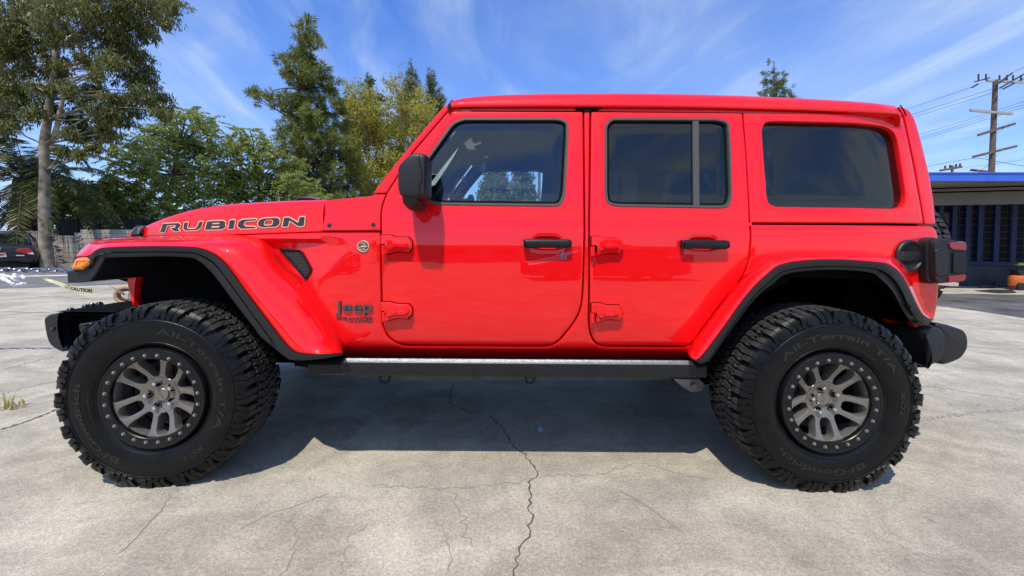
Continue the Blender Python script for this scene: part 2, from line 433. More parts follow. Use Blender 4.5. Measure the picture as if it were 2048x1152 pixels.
# wing scoop pressed into the sheet ahead of the badge
sc_a, sc_b, sc_c = Vector(q2(548, 482)), Vector(q2(712, 478)), Vector(q2(628, 600))
def tri_t(x, z):
    p = Vector((x, z)); v0, v1, v2 = sc_b-sc_a, sc_c-sc_a, p-sc_a
    d = v0.x*v1.y-v1.x*v0.y; b = (v2.x*v1.y-v1.x*v2.y)/d; c = (v0.x*v2.y-v2.x*v0.y)/d
    return 1-b-c, b, c
def Stub(x, z):
    y = S(x, z)
    if x < -.7 and z > .75:
        a, b, c = tri_t(x, z)
        e = min(b if b > c*0 else 0, 1e9)
        if a > -.05 and b > -.3 and c > -.02:
            up = min(1, max(0, (c+.02)/.07)); up = up*up*(3-2*up)
            ri = min(1, max(0, a/.75+.03)); 
            y += .030*up*ri*ri*(3-2*ri)
    return y
mb = MB(); plate(mb, tub, [], Stub, r=.005, depth=.03, grid=.022)
body_side = car(mb, 'body_side', RED)
# sill joints
for x in (849.5, 1025.5, 1257):
    mb = MB()
    a, b = onS(x, 693.5, -.0012), onS(x+1.5, 707, -.0012); c = onS(x+3, 722, -.0012)
    wd = .0028 if x < 900 else .0015
    mb.loft([[a-Vector((wd, 0, 0)), a+Vector((wd, 0, 0))], [b-Vector((wd, 0, 0)), b+Vector((wd, 0, 0))], [c-Vector((wd, 0, 0)), c+Vector((wd, 0, 0))]])
    car(mb, 'sill_joint', GAP, body_side)
# ---- cowl side
mb = MB(); plate(mb, fillet(px2([(651, 400.5, 6), (742, 392, 10), (748, 389), (771.5, 388.5), (763.5, 409), (760.5, 430), (761, 461, 3), (639.5, 461.5, 2), (644, 414)]), .01), [], S, r=.005, depth=.06, grid=.03)
cowl = car(mb, 'cowl_panel', RED, mirror=False)
for x, y in ((659, 451), (746.5, 450)):
    mb = MB(); p = onS(x, y); mb.lathe([(.0, -.004), (.006, -.004), (.011, -.0025), (.0125, .004)], 20); 
    o = mb.build('bolt_cap', BLACK_GLOSS, cowl, loc=(p.x, p.y-YC, p.z))
# ---- windscreen frame (raked pillar, header, far pillar, glass)
WFo = [(745.5, 386.5), (770, 353), (826, 284), (884, 216, 10), (898, 205, 4), (903, 213, 2), (896, 220.5, 3), (824.5, 303.5), (790.5, 357.5), (772.5, 386.5, 3)]
wf2 = fillet(px2(WFo), .008)
mb = MB(); plate(mb, wf2, [], S, r=.006, depth=.075, grid=.03)
pillar = car(mb, 'windscreen_pillar', RED)
pt, pb = onS(893, 208), onS(757, 378)
mb = MB(); mb.loft([[(pt.x-.01, 2.06, pt.z-.012), (pt.x+.05, 2.06, pt.z+.014), (pt.x+.07, 2.06, pt.z-.03), (pt.x+.02, 2.06, pt.z-.05)],
                    [(pt.x-.01, 3.40, pt.z-.012), (pt.x+.05, 3.40, pt.z+.014), (pt.x+.07, 3.40, pt.z-.03), (pt.x+.02, 3.40, pt.z-.05)]], closed=True, cap0=True, cap1=True)
car(mb, 'windscreen_header', RED)
mb = MB(); mb.loft([[(pb.x+.01, 2.05, pb.z-.02), (pt.x+.005, 2.08, pt.z-.02)], [(pb.x+.01, 3.41, pb.z-.02), (pt.x+.005, 3.38, pt.z-.02)]])
car(mb, 'windscreen_glass', GLASS)
# ---- doors
def window_ring(outl, w, inner_shell=.008):
    o = fillet(px2(outl), .03); o = o if area2(o) > 0 else o[::-1]
    return o, offs(o, -w)
def door(name, outl, win, w, gl, divider=None):
    o, i = window_ring(win, w)
    cup = CUP[name]
    cu = [(cup.x+.060*math.cos(a)*1.0, cup.z+.030*math.sin(a)) for a in np.linspace(0, 2*math.pi, 28, endpoint=False)]
    cu = [(cup.x+max(-1, min(1, 1.25*math.cos(a)))*.062, cup.z+.0315*max(-1, min(1, 1.12*math.sin(a)))) for a in np.linspace(0, 2*math.pi, 36, endpoint=False)]
    mb = MB(); plate(mb, fillet(px2(outl), .012), [offs(o, -.004), cu], S, r=.0045, depth=.030, grid=.03)
    d = car(mb, 'front_door' if name == 'f' else 'rear_door', RED)
    mb = MB()                                            # dished grip well behind the handle
    cin = [Vector(p) for p in cu]; c0 = Vector((cup.x, cup.z)); rows = []
    for s, dd in ((1, .004), (.94, .016), (.82, .027), (.5, .032), (.02, .033)):
        rows.append([(c0.x+(p.x-c0.x)*s, S(p.x, p.y)+dd, c0.y+(p.y-c0.y)*s) for p in cin])
    mb.loft(rows, closed=True); car(mb, 'grip_well', RED, d, angle=60)
    mb = MB(); n = len(o)                                # window surround
    oo = offs(o, .002); im = offs(i, .004); ii = offs(i, -.001)
    mb.loft([[(p[0], S(p[0], p[1])+.004, p[1]) for p in oo], [(p[0], S(p[0], p[1])-.0035, p[1]) for p in offs(o, -.002)],
             [(p[0], S(p[0], p[1])-.0035, p[1]) for p in im], [(p[0], S(p[0], p[1])+.016, p[1]) for p in ii]], closed=True)
    car(mb, 'window_trim', GREYTRIM, d, angle=30)
    mb = MB()                                            # black seal inside it
    i2 = offs(i, -.010)
    mb.loft([[(p[0], S(p[0], p[1])+.008, p[1]) for p in i], [(p[0], S(p[0], p[1])+.0115, p[1]) for p in i2], [(p[0], S(p[0], p[1])+.022, p[1]) for p in i2]], closed=True)
    car(mb, 'window_seal', GAP, d)
    mb = MB(); plate(mb, offs(i, .002), [], S, r=.001, depth=.004, grid=.06, off=.013)
    car(mb, 'window_glass', gl, d)
    if divider:
        a0, a1, b0, b1 = divider
        q = px2([(a0, 240), (a1, 240), (b1, 412), (b0, 412)])
        mb = MB(); q = [Vector(v) for v in q]; rows = []
        for k in range(13):
            t = k/12; l_, r_ = q[0]+(q[3]-q[0])*t, q[1]+(q[2]-q[1])*t
            rows.append([(l_.x, S(l_.x, l_.y)+.014, l_.y), (l_.x, S(l_.x, l_.y)+.001, l_.y), (l_.x+.003, S(l_.x, l_.y)-.0015, l_.y), (r_.x-.003, S(r_.x, r_.y)-.0015, r_.y), (r_.x, S(r_.x, r_.y)+.001, r_.y), (r_.x, S(r_.x, r_.y)+.014, r_.y)])
        mb.loft(rows); car(mb, 'window_divider', GREYTRIM, d)
    return d
CUP = {'f': onS(1095, 486), 'r': onS(1405, 488)}
fdoor = door('f', FD, FW, .0155, GLASS)
rdoor = door('r', RD, RW, .0155, PRIV, (1385.5, 1398, 1387, 1399.5))
def handle(door_o, cx, cy):
    c = onS(cx, cy); mb = MB(); h = .0215; L2 = .116
    prof = [(-L2, -.8), (-L2+.012, -1), (L2-.02, -1), (L2-.004, -.7), (L2, 0), (L2-.004, .7), (L2-.02, 1), (-L2+.012, 1), (-L2, .8)]
    base = [(c.x+u, c.z+v*h) for u, v in fillet(prof, .02)]
    base = base if area2(base) > 0 else base[::-1]
    mb.loft([[(p[0], c.y-.008, p[1]) for p in base], [(p[0], c.y-.030, p[1]) for p in base], [(p[0], c.y-.037, p[1]) for p in offs(base, -.004)], [(p[0], c.y-.040, p[1]) for p in offs(base, -.011)]], closed=True, cap1=True)
    for s in (-1, 1):                                    # feet into the skin
        mb.box((c.x+s*.092-.02, c.y-.01, c.z-h*.8), (c.x+s*.092+.02, c.y+.006, c.z+h*.8))
    return car(mb, 'door_handle', BLACK_SATIN, door_o, angle=50)
handle(fdoor, 1094.5, 487); handle(rdoor, 1406, 489)
p = onS(1127, 512)
mb = MB(); mb.lathe([(0, .001), (.007, .001), (.0075, -.004), (.0155, -.004), (.017, .002)], 24); mb.box((-.0012, -.0045, -.006), (.0012, .001, .006))
mb.build('lock_cylinder', CHROME, fdoor, loc=(p.x, p.y-YC, p.z))
def hinge(door_o, x0, y0):
    zp = lambda a, b: (x0+a/3.84, y0+b/3.84)
    leaf = px2([zp(*q) for q in [(0, 0), (72, 0), (112, 14), (215, 16), (240, 55), (238, 102), (205, 136), (135, 126), (50, 148), (32, 150), (32, 75), (0, 75)]])
    mb = MB(); mb.prism(fillet(leaf, .008), -.026, .003, taper=.006, surf=S)
    up = px2([zp(*q) for q in [(66, 30), (108, 62), (195, 62), (205, 85), (195, 100), (105, 100), (62, 120), (50, 90), (50, 40)]])
    mb.prism(fillet(up, .006), -.037, -.020, taper=.005, surf=S)
    a, b = onS(x0+15/3.84, y0+78/3.84, -.020), onS(x0+15/3.84, y0+150/3.84, -.020)
    mb.cyl(a, b, .0105, seg=14)
    for q in ((103, 78), (190, 78)):
        c = onS(*zp(*q), -.037); mb.cyl(c+Vector((0, .008, 0)), c+Vector((0, -.004, 0)), .0085, .0065, 12)
    h_ = car(mb, 'hinge', RED, door_o, angle=22)
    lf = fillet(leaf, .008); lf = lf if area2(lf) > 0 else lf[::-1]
    mb = MB(); mb.prism(offs(lf, .0026), -.0035, .003, surf=S); car(mb, 'hinge_shade_line', GAP, door_o, smooth=False)  # dark plate round the leaf stands in for the shadow at its edge
    return h_
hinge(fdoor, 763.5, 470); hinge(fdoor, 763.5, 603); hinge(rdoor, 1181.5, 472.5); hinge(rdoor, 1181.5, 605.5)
# ---- mirror
def mir(zx, zy): return (780+zx/8.23, 290+zy/8.23)
mo = [mir(*q) for q in [(128, 420), (150, 330), (232, 240), (335, 150), (400, 124), (490, 120), (578, 148), (598, 185), (592, 500), (588, 820), (535, 872), (260, 866), (155, 825), (128, 690)]]
def mrow(Y, s, dx=0):
    out = []
    for q in mo:
        v = P(q[0], q[1], 1.775); v0 = P(823, 352, 1.775); out.append((v0.x+dx+(v.x-v0.x)*s, v0.z+(v.z-v0.z)*s))
    return [(p.x, Y, p.y) for p in fillet(out, .02, 4)]
mb = MB(); mb.loft([mrow(1.762, .80), mrow(1.765, .90), mrow(1.774, .97), mrow(1.787, 1.0), mrow(1.875, 1.02), mrow(1.905, .99), mrow(1.915, .9)], closed=True, cap0=True, cap1=True)
for f in mb.f[-2:]: pass
mirror_o = car(mb, 'door_mirror', BLACK_TRIM, fdoor, angle=38)
g = [P(*mir(x, y), 1.757) for x, y in [(478, 160), (478, 320), (505, 370), (520, 430), (520, 600), (482, 655), (478, 850)]]
mb = MB(); mb.tube([Vector((v.x, 1.7615, v.z)) for v in g], .0016, 5); car(mb, 'cover_joint', GAP, mirror_o)
a, b = P(820, 392, 1.80), onS(822, 412)
mb = MB(); mb.loft([[(a.x+r*.034*math.cos(t), y, z+rz*.02*math.sin(t)) for t in np.linspace(0, 2*math.pi, 16, endpoint=False)] for r, y, z, rz in ((.9, 1.785, a.z-.002, .8), (1.1, 1.815, a.z-.02, 1.3), (1.1, 1.88, a.z-.035, 1.3), (1.0, 1.93, b.z-.004, 1.2), (1.1, 1.975, b.z-.004, 1.2))], closed=True, cap0=True)
car(mb, 'mirror_arm', BLACK_TRIM, mirror_o, angle=60)
# ---- hard top quarter, rear corner and roof
o_, i_ = fillet(px2(QW), .02), None
mb = MB(); plate(mb, fillet(px2(QP), .008), [o_], S, r=.006, depth=.034, grid=.03)
hard = car(mb, 'hard_top_side', RED)
o_ = o_ if area2(o_) > 0 else o_[::-1]
mb = MB(); plate(mb, offs(o_, .004), [], S, r=.001, depth=.004, grid=.08, off=.026); car(mb, 'quarter_glass', PRIV, hard)
RC = [(1797, 213, 2), (1810, 215, 10), (1822, 224, 12), (1832, 243, 14), (1846, 295), (1859, 349), (1867, 398), (1871.5, 448.5, 3), (1850, 448, 2), (1843.5, 409), (1828.5, 324), (1809, 232)]
mb = MB(); plate(mb, fillet(px2(RC), .01), [], S, r=.005, depth=.30, grid=.02)
car(mb, 'rear_corner', RED)
# roof: cross-sections from front to back; (pixel x, lip y, top y)
st = [(899, 213.5, 207.5), (906, 213, 203.5), (925, 212.5, 198.5), (960, 212, 194.5), (1000, 211.6, 192), (1080, 211.4, 189.5), (1160, 211.6, 188), (1300, 212.3, 188.5), (1420, 214, 190.5), (1500, 216, 193), (1600, 218.5, 197.5), (1700, 222.2, 203), (1760, 225, 207.5), (1797, 227.5, 211.5)]
def roof_row(px, pl, pt_):
    lip = P(px, pl, 2.030); top = P(px, pt_, 2.13)
    x = lip.x; zl = lip.z; zt = top.z; h = zt-zl
    half = [(2.062, zl-.006), (2.031, zl-.002), (2.028, zl+.006), (2.030, zl+.014), (2.036, zl+.26*h+.006), (2.050, zl+.60*h), (2.072, zl+.80*h), (2.105, zl+.94*h), (2.16, zl+1.07*h), (2.30, zl+1.20*h), (2.50, zl+1.27*h), (YC, zl+1.30*h)]
    return [(x, y, z) for y, z in half]+[(x, 2*YC-y, z) for y, z in half[-2::-1]]
mb = MB()
rows = [roof_row(*s) for s in st]
f0 = rows[0]; rows = [[(x+.02, y, min(z, 1.80)) for x, y, z in f0]]+rows
b0 = rows[-1]; mb.loft(rows+[[(x+.02, y+(.01 if y < YC else -.01), z-.012) for x, y, z in b0], [(x+.04, y+(.03 if y < YC else -.03), z-.05) for x, y, z in b0]])
roof = car(mb, 'roof', RED, angle=50)
# rear cap of the roof running round to the back
xr = P(1797, 213, 2.05).x; ztop = b0[11][2]
mb = MB()
a_ = onS(1797, 213); e_ = onS(1871, 448)
prof = [onS(*q) for q in [(1797, 213), (1812, 215), (1823, 224.5), (1832, 243), (1846, 295), (1859, 349), (1867, 398), (1871, 448)]]
rows = []
for k, Y in enumerate((2.13, 2.16, 2.24, YC, 2*YC-2.24, 2*YC-2.16, 2*YC-2.13)):
    lift = {0: -.012, 1: .004, 2: .012, 3: .02}[min(k, 6-k)]
    rows.append([(q.x-.012*(1 if k in (0, 6) else 0)-.005, Y, q.z+lift*max(0, (q.z-1.55)/.25) if True else 0) for q in prof])
mb.loft(rows); car(mb, 'hard_top_back', RED, angle=60)
mb = MB(); zw = [e_.z-.02, 1.76]
mb.loft([[(2.10, 2.25, e_.z+.03), (2.055, 2.25, 1.66)], [(2.10, 3.21, e_.z+.03), (2.055, 3.21, 1.66)]])
car(mb, 'rear_glass', PRIV)
# gutter between roof lip and doors
mb = MB()
gl = [(900, 217), (1160, 217.5), (1480, 221.5), (1790, 230.5)]
mb.loft([[P(x, y-6, 2.062) for x, y in gl], [P(x, y-3, 2.060) for x, y in gl], [P(x, y+4, 2.062) for x, y in gl]])
car(mb, 'roof_gutter', RED)
mb = MB(); mb.prism([(v.x, v.z) for v in (P(1150, 214.5, 2.04), P(1205, 215, 2.04), P(1196, 218.5, 2.04), P(1186, 218.5, 2.04), P(1183, 223, 2.04), P(1169, 223, 2.04), P(1166, 218.5, 2.04), P(1156, 218, 2.04))], 2.038, 2.06)
car(mb, 'gutter_clip', GAP)
mb = MB(); mb.tube([P(898, 218, 2.03), P(899, 211, 2.03), P(903, 205.5, 2.06), P(905, 203, 2.09)], .009, 8); car(mb, 'roof_seal', BLACK_SATIN)
mb = MB(); mb.tube([P(1796, 212, 2.055)-Vector((0, .012, 0)), P(1802, 221, 2.045)-Vector((0, .012, 0)), P(1807.5, 233, 2.06)-Vector((0, .012, 0))], .003, 6); car(mb, 'roof_joint', GAP)
# ---- inner shell: dark trim behind the panel gaps, open at the windows
sh = px2([(645, 470), (660, 405), (745, 396), (775, 386), (830, 306), (905, 224), (1160, 224), (1480, 226), (1800, 235), (1835, 410), (1850, 460), (1860, 600), (1830, 620), (1760, 560), (1600, 555), (1500, 610), (1415, 700), (1380, 720), (760, 722), (700, 690)])
holes = []
for wn in (FW, RW, QW):
    o = fillet(px2(wn), .03); o = o if area2(o) > 0 else o[::-1]; holes.append(offs(o, -.020))
mb = MB(); plate(mb, fillet(sh, .01), holes, S, r=.002, depth=.03, grid=.08, off=.034)
shell = car(mb, 'inner_shell', GAP)
# ---- bonnet
hs = [(287, 471.5, 449.5), (292, 471.5, 446), (305, 471.5, 440), (330, 471, 430), (365, 470.5, 420), (400, 470, 413), (450, 469, 407.5), (520, 467, 403), (580, 464.8, 400.5), (646, 462.5, 398.5)]
def Yh(px): return float(np.interp(px, [285, 330, 450, 646], [2.16, 2.10, 2.03, 1.963]))
rows = []
for px, pb_, pt_ in hs:
    Y = Yh(px); b = P(px, pb_, Y); t = P(px, pt_, Y+.06); h = t.z-b.z; x = b.x
    half = [(Y+.01, b.z-.004), (Y, b.z+.002), (Y+.002, b.z+.45*h), (Y+.006, b.z+.66*h), (Y+.014, b.z+.80*h), (Y+.030, b.z+.915*h), (Y+.056, b.z+.985*h), (Y+.09, b.z+1.015*h), (Y+.2, b.z+1.04*h), (Y+.4, b.z+1.10*h), (YC, b.z+1.12*h)]
    rows.append([(x, y, z) for y, z in half]+[(x, 2*YC-y, z) for y, z in half[-2::-1]])
def resamp(rows, m):
    n = len(rows[0]); cols = [cr([r[j] for r in rows], m) for j in range(n)]
    return [[c[i] for c in cols] for i in range(len(cols[0]))]
rows = resamp(rows, 4)
f = rows[0]; rows = [[Vector((v.x+.03, v.y, 1.12)) for v in f], [Vector((v.x+.004, v.y, v.z-.012)) for v in f]]+rows
mb = MB(); mb.loft(rows)
bonnet = car(mb, 'bonnet', RED, angle=60)
mb = MB()
for a0, b0_, zz_ in ((585, 612, 0), (612, 640, 0)):
    pass
mb.tube([P(592, 402.5, 2.45), P(600, 396.5, 2.45), P(625, 396.5, 2.45), P(640, 400, 2.45)], .012, 6)
car(mb, 'bonnet_vent', BLACK_TRIM, bonnet)
# RUBICON lettering, traced letter by letter
def zr(q): return (310+q[0]/6.4, 420+q[1]/6.4)
LET = [
 ([(68, 287), (104, 180), (120, 176), (312, 167), (333, 186), (322, 214), (292, 238), (328, 268), (258, 273), (204, 232), (262, 226), (275, 200), (262, 191), (166, 196), (158, 200), (130, 281)], []),
 ([(380, 163), (432, 157), (411, 225), (428, 244), (515, 240), (540, 226), (574, 152), (622, 147), (591, 225), (548, 254), (405, 263), (369, 240)], []),
 ([(645, 252), (675, 146), (872, 137), (908, 156), (897, 182), (911, 197), (898, 226), (862, 245)], [[(738, 166), (826, 160), (836, 168), (828, 178), (734, 182)], [(730, 206), (826, 202), (834, 212), (824, 222), (722, 227)]]),
 ([(942, 242), (962, 131), (1030, 127), (1010, 240)], []),
 ([(1308, 114), (1290, 133), (1182, 140), (1152, 150), (1140, 188), (1165, 212), (1278, 213), (1302, 232), (1100, 238), (1062, 205), (1074, 152), (1120, 124)], []),
 ([(1400, 108), (1562, 100), (1598, 120), (1598, 168), (1562, 210), (1390, 222), (1330, 205), (1322, 162), (1350, 122)], [[(1427, 127), (1500, 122), (1520, 138), (1510, 184), (1485, 196), (1410, 201), (1395, 186), (1405, 142)]]),
 ([(1635, 213), (1655, 100), (1715, 95), (1838, 165), (1855, 92), (1922, 88), (1908, 203), (1840, 208), (1722, 132), (1705, 211)], [])]
def hood_xz(q):
    px, py = zr(q); Y = Yh(px); p = P(px, py, Y); return (p.x, p.z)
def hoodY(x, z):
    px = 1024+x*800/2.05
    for _ in range(4): px = 1024+x*800/Yh(px)
    return Yh(px)+.004
mbk = MB(); mbt = MB()
for out, hol in LET:
    o = [hood_xz(q) for q in out]; o = o if area2(o) > 0 else o[::-1]
    hh = [[hood_xz(q) for q in h] for h in hol]; hh = [h if area2(h) < 0 else h[::-1] for h in hh]
    plate(mbk, fillet(o, .004, 3), [fillet(h, .004, 3) for h in hh], hoodY, r=.0004, depth=.001, grid=.05, off=-.0075)
    big = offs(fillet(o, .004, 3), .0048)
    small = [offs(fillet(h, .004, 3), .0040) for h in hh]
    plate(mbt, big, [s for s in small if area2(s) < 0], hoodY, r=.0004, depth=.001, grid=.05, off=-.0063)
lt = car(mbt, 'lettering', DECAL_TAN, bonnet, smooth=False); car(mbk, 'lettering', DECAL, bonnet, smooth=False)
# ---- badges on the wing
mb = MB()
def badge_txt(body, x0, x1, yb, hcap, bold, thick, Yoff, slant=0):
    A, B = onS(x0, yb), onS(x1, yb); Wd = B.x-A.x
    def fn(u, v, d): 
        x = A.x+Wd*u+slant*v; z = A.z+v*hcap/.7+(B.z-A.z)*u
        return (x, Stub(x, z)-Yoff+d, z)
    text_solid(mb, body, fn, bold, thick)
badge_txt('Jeep', 671.5, 746, 623.5, .054, .014, .009, .010)
car(mb, 'name_badge', BADGE, body_side, smooth=False)
mb = MB(); badge_txt('WRANGLER', 672, 745.5, 641.2, .0180, .018, .0015, .0018, .010); badge_txt('UNLIMITED', 696, 745.5, 645.4, .0075, .012, .0015, .0018, .003)
car(mb, 'name_badge', DECAL, body_side, smooth=False)
p = onS(727, 492.5); yb = Stub(p.x, p.z)
mb = MB(); mb.lathe([(0, -.003), (.0235, -.003), (.0245, -.006), (.0275, -.006), (.029, .002)], 36)
for z0, pr in ((.000, [(-.022, -.002), (-.014, .004), (-.012, .0), (-.004, .010), (-.002, .004), (.008, .012), (.007, .005), (.016, .006), (.022, .001), (.014, .000), (.006, -.004), (.004, .001), (-.006, -.004), (-.006, .001), (-.014, -.003)]),):
    mb.prism([(a, b+z0-.003) for a, b in pr], -.0055, -.003)
def ft(x0, x1, z0, h): return lambda u, v, d: (x0+(x1-x0)*u, -.0055+d, z0+v*h/.7)
text_solid(mb, 'TRAIL', ft(-.014, .014, .010, .008), .03, .002); text_solid(mb, 'RATED', ft(-.013, .013, -.018, .007), .03, .002)
tb = mb.build('round_badge', TAN_METAL, body_side, loc=(p.x, yb-YC, p.z), smooth=False)
mb = MB(); mb.lathe([(0, -.0036), (.0228, -.0036), (.0228, -.003)], 32); mb.build('badge_field', DECAL, tb)
# ---- wing vent
vo = fillet(px2([(551, 498), (597, 499.5, 8), (624, 540, 6), (610, 561, 3), (586, 536)]), .006)
vo = vo if area2(vo) > 0 else vo[::-1]
mb = MB(); vi = offs(vo, -.0105)
mb.loft([[(q[0], Stub(q[0], q[1])+.004, q[1]) for q in offs(vo, .001)], [(q[0], Stub(q[0], q[1])-.010, q[1]) for q in offs(vo, -.002)], [(q[0], Stub(q[0], q[1])-.009, q[1]) for q in offs(vo, -.007)], [(q[0], Stub(q[0], q[1])-.001, q[1]) for q in vi]], closed=True)
vent = car(mb, 'wing_vent', BLACK_SATIN, body_side, angle=45)
mb = MB(); plate(mb, offs(vi, .002), [], Stub, r=.001, depth=.002, grid=.05, off=-.0015)
hx = .0088
xs = [q[0] for q in vi]; zs_ = [q[1] for q in vi]
car(mb, 'vent_backing', GAP, vent)
mb = MB()
for i in range(int((max(xs)-min(xs))/hx)+2):
    for j in range(int((max(zs_)-min(zs_))/(hx*.86))+2):
        c = Vector((min(xs)+(i+.5*(j % 2))*hx, min(zs_)+j*hx*.86))
        if not inside(vi, np.array([c.x]), np.array([c.y]))[0]: continue
        y = Stub(c.x, c.y)
        o6 = [(c.x+.0050*math.cos(a), y-.0045, c.y+.0050*math.sin(a)) for a in np.linspace(.52, .52+2*math.pi, 6, endpoint=False)]
        i6 = [(c.x+.0036*math.cos(a), y-.0045, c.y+.0036*math.sin(a)) for a in np.linspace(.52, .52+2*math.pi, 6, endpoint=False)]
        mb.loft([o6, i6, [(x, y-.001, z) for x, _, z in i6]], closed=True)
car(mb, 'vent_mesh', mat('vent_grey', (.075, .075, .078), .4), vent, smooth=False)
# ---- flares
def zpts(l, ox, oy, s): return [(ox+x/s, oy+y/s) for x, y in l]
def flare_rows(defs, m=5): return [[P(a, b, Y) for a, b, Y in [(q[0], q[1], Yy(k) if callable(Yy) else Yy) for k, q in enumerate(cr([(x, y, 0) for x, y in pts], m))]] for pts, Yy in defs]
fA = [(150, 511), (159, 500.5), (178, 485), (200, 477.5), (230, 474.5), (280, 472.5), (344, 470.5), (420, 469), (480, 470), (520, 478), (545, 495), (575, 531), (608, 562), (640, 611), (671, 658), (685.5, 692), (685.5, 701)]
fC = [(150, 513.2), (165, 513), (179, 511.5), (189, 503), (205, 496.6), (255, 494), (330, 493.2), (383, 495), (409, 500), (432, 511.5), (456, 533.5), (490, 580.5), (541, 648.5), (575, 691.5), (596, 705.8), (640, 709), (685.5, 704.5)]
def mixr(a, b, t, by=0): return [((x0*(1-t)+x1*t), (y0*(1-t)+y1*t)-by) for (x0, y0), (x1, y1) in zip(a, b)]
YA = lambda k: None
nA = len(fA)
def fl(pts, Ys, m=5):
    c = cr([(x, y, 0) for x, y in pts], m); yy = cr([(y, 0, 0) for y in (Ys if hasattr(Ys, '__len__') else [Ys]*len(pts))], m)
    return [P(q[0], q[1], v[0]) for q, v in zip(c, yy)]
YAf = [1.93]*3+[2.02]*3+[2.04, 2.03, 2.00, 1.985, 1.985, 1.98, 1.97, 1.955, 1.953, 1.955, 1.955]
def ylin(a, b, t): return [x*(1-t)+b*t for x in a]
rows = [fl(fA, [y+.03 for y in YAf]), fl(fA, YAf), fl(mixr(fA, fC, .22, 0), [x*.62+1.80*.38-.008 for x in YAf]), fl(mixr(fA, fC, .50, 0), [x*.26+1.80*.74-.012 for x in YAf]), fl(mixr(fA, fC, .80), [x*.06+1.797*.94-.004 for x in YAf]), fl(mixr(fA, fC, .95), 1.796), fl(fC, 1.800), fl(fC, 1.82)]
mb = MB(); mb.loft(rows); fflare = car(mb, 'front_flare', RED, angle=75)
fD = [(146.5, 540), (163, 541.5), (179, 535), (189, 516), (206, 505.5), (255, 503.8), (330, 503.3), (383, 505.2), (404, 511), (427, 524.5), (449, 551), (491, 609), (541, 677), (569, 713.5), (594, 721), (640, 718), (685.5, 710.5)]
fE = [(150, 545), (165, 545), (184, 538), (196, 520), (209, 515.5), (255, 514.5), (330, 513.2), (383, 516), (399, 523), (419, 540), (440, 566), (470, 607), (505, 652), (526, 677), (556, 686), (600, 715), (680, 708)]
mb = MB(); mb.loft([fl(fC, 1.830), fl(fC, 1.7975), fl(mixr(fC, fD, .12), 1.791), fl(mixr(fC, fD, .88), 1.793), fl(fD, 1.797), fl(fD, 1.82)])
ft_ = car(mb, 'flare_trim', BLACK_TRIM, fflare, angle=50)
s0, s1 = 4, 15
mb = MB(); mb.loft([fl(fD[s0:s1], 1.812), fl(mixr(fD, fE, .15)[s0:s1], 1.806), fl(mixr(fD, fE, .9)[s0:s1], 1.806), fl(fE[s0:s1], 1.812), fl(fE[s0:s1], 2.02)])
car(mb, 'arch_lip', BLACK_TRIM, fflare, angle=50)
# nose of the flare below the lamp
mb = MB(); mb.prism([(v.x, v.z) for v in [P(131, 542, 1.80), P(163, 541, 1.80), P(178, 531, 1.80), P(190, 512, 1.80), P(210, 505, 1.80), P(206, 520, 1.80), P(190, 548, 1.80), P(178, 562.5, 1.80), P(160, 565.5, 1.80), P(133, 566.5, 1.80)]], 1.803, 2.10, taper=.004)
car(mb, 'flare_nose', BLACK_TRIM, fflare, angle=30)
lamp = fillet([(v.x, v.z) for v in [P(*q, 1.79) for q in [(143.5, 539.5), (145, 532), (151.5, 515.5), (174, 514), (180.5, 519), (178, 530), (164, 539.5)]]], .008)
lamp = lamp if area2(lamp) > 0 else lamp[::-1]
mb = MB(); mb.loft([[(q[0], 1.86, q[1]) for q in lamp], [(q[0], 1.795, q[1]) for q in lamp], [(q[0], 1.786, q[1]) for q in offs(lamp, -.006)], [(q[0], 1.783, q[1]) for q in offs(lamp, -.014)], [(q[0], 1.787, q[1]) for q in offs(lamp, -.017)]], closed=True, cap1=True)
car(mb, 'side_lamp', AMBER, fflare, angle=25)
Z2 = lambda l: zpts(l, 1340, 440, 3.303)
rA = Z2([(118, 880), (122, 845), (300, 598), (452, 408), (580, 272), (700, 212), (980, 196), (1380, 214), (1500, 256), (1590, 366), (1690, 596), (1755, 662)])
rC = Z2([(136, 905), (196, 912), (340, 730), (505, 500), (640, 362), (762, 288), (1040, 262), (1370, 280), (1474, 312), (1552, 398), (1658, 608), (1738, 658)])
rD = Z2([(140, 916), (238, 940), (382, 735), (548, 512), (668, 398), (772, 334), (1040, 304), (1330, 318), (1432, 352), (1512, 440), (1605, 628), (1700, 700)])
rE = Z2([(160, 920), (262, 935), (400, 735), (565, 520), (690, 415), (780, 354), (1040, 330), (1310, 346), (1395, 398), (1470, 480), (1550, 625), (1618, 695)])
YAr = [1.95, 1.95, 1.945, 1.942, 1.942, 1.942, 1.945, 1.95, 1.955, 1.965, 1.975, 1.985]
Yo = [1.80]*9+[1.81, 1.84, 1.88]
def mY(t, d=0): return [a*(1-t)+o*t+d for a, o in zip(YAr, Yo)]
rows = [fl(rA, [y+.03 for y in YAr]), fl(rA, YAr), fl(mixr(rA, rC, .22), mY(.40, -.008)), fl(mixr(rA, rC, .5), mY(.75, -.012)), fl(mixr(rA, rC, .8), mY(.95, -.004)), fl(mixr(rA, rC, .95), mY(1, -.003)), fl(rC, mY(1)), fl(rC, mY(1, .02))]
mb = MB(); mb.loft(rows); rflare = car(mb, 'rear_flare', RED, angle=75)
mb = MB(); mb.loft([fl(rC, mY(1, .03)), fl(rC, mY(1, -.003)), fl(mixr(rC, rD, .12), mY(1, -.009)), fl(mixr(rC, rD, .88), mY(1, -.007)), fl(rD, mY(1, -.003)), fl(rD, mY(1, .02))])
car(mb, 'flare_trim', BLACK_TRIM, rflare, angle=50)
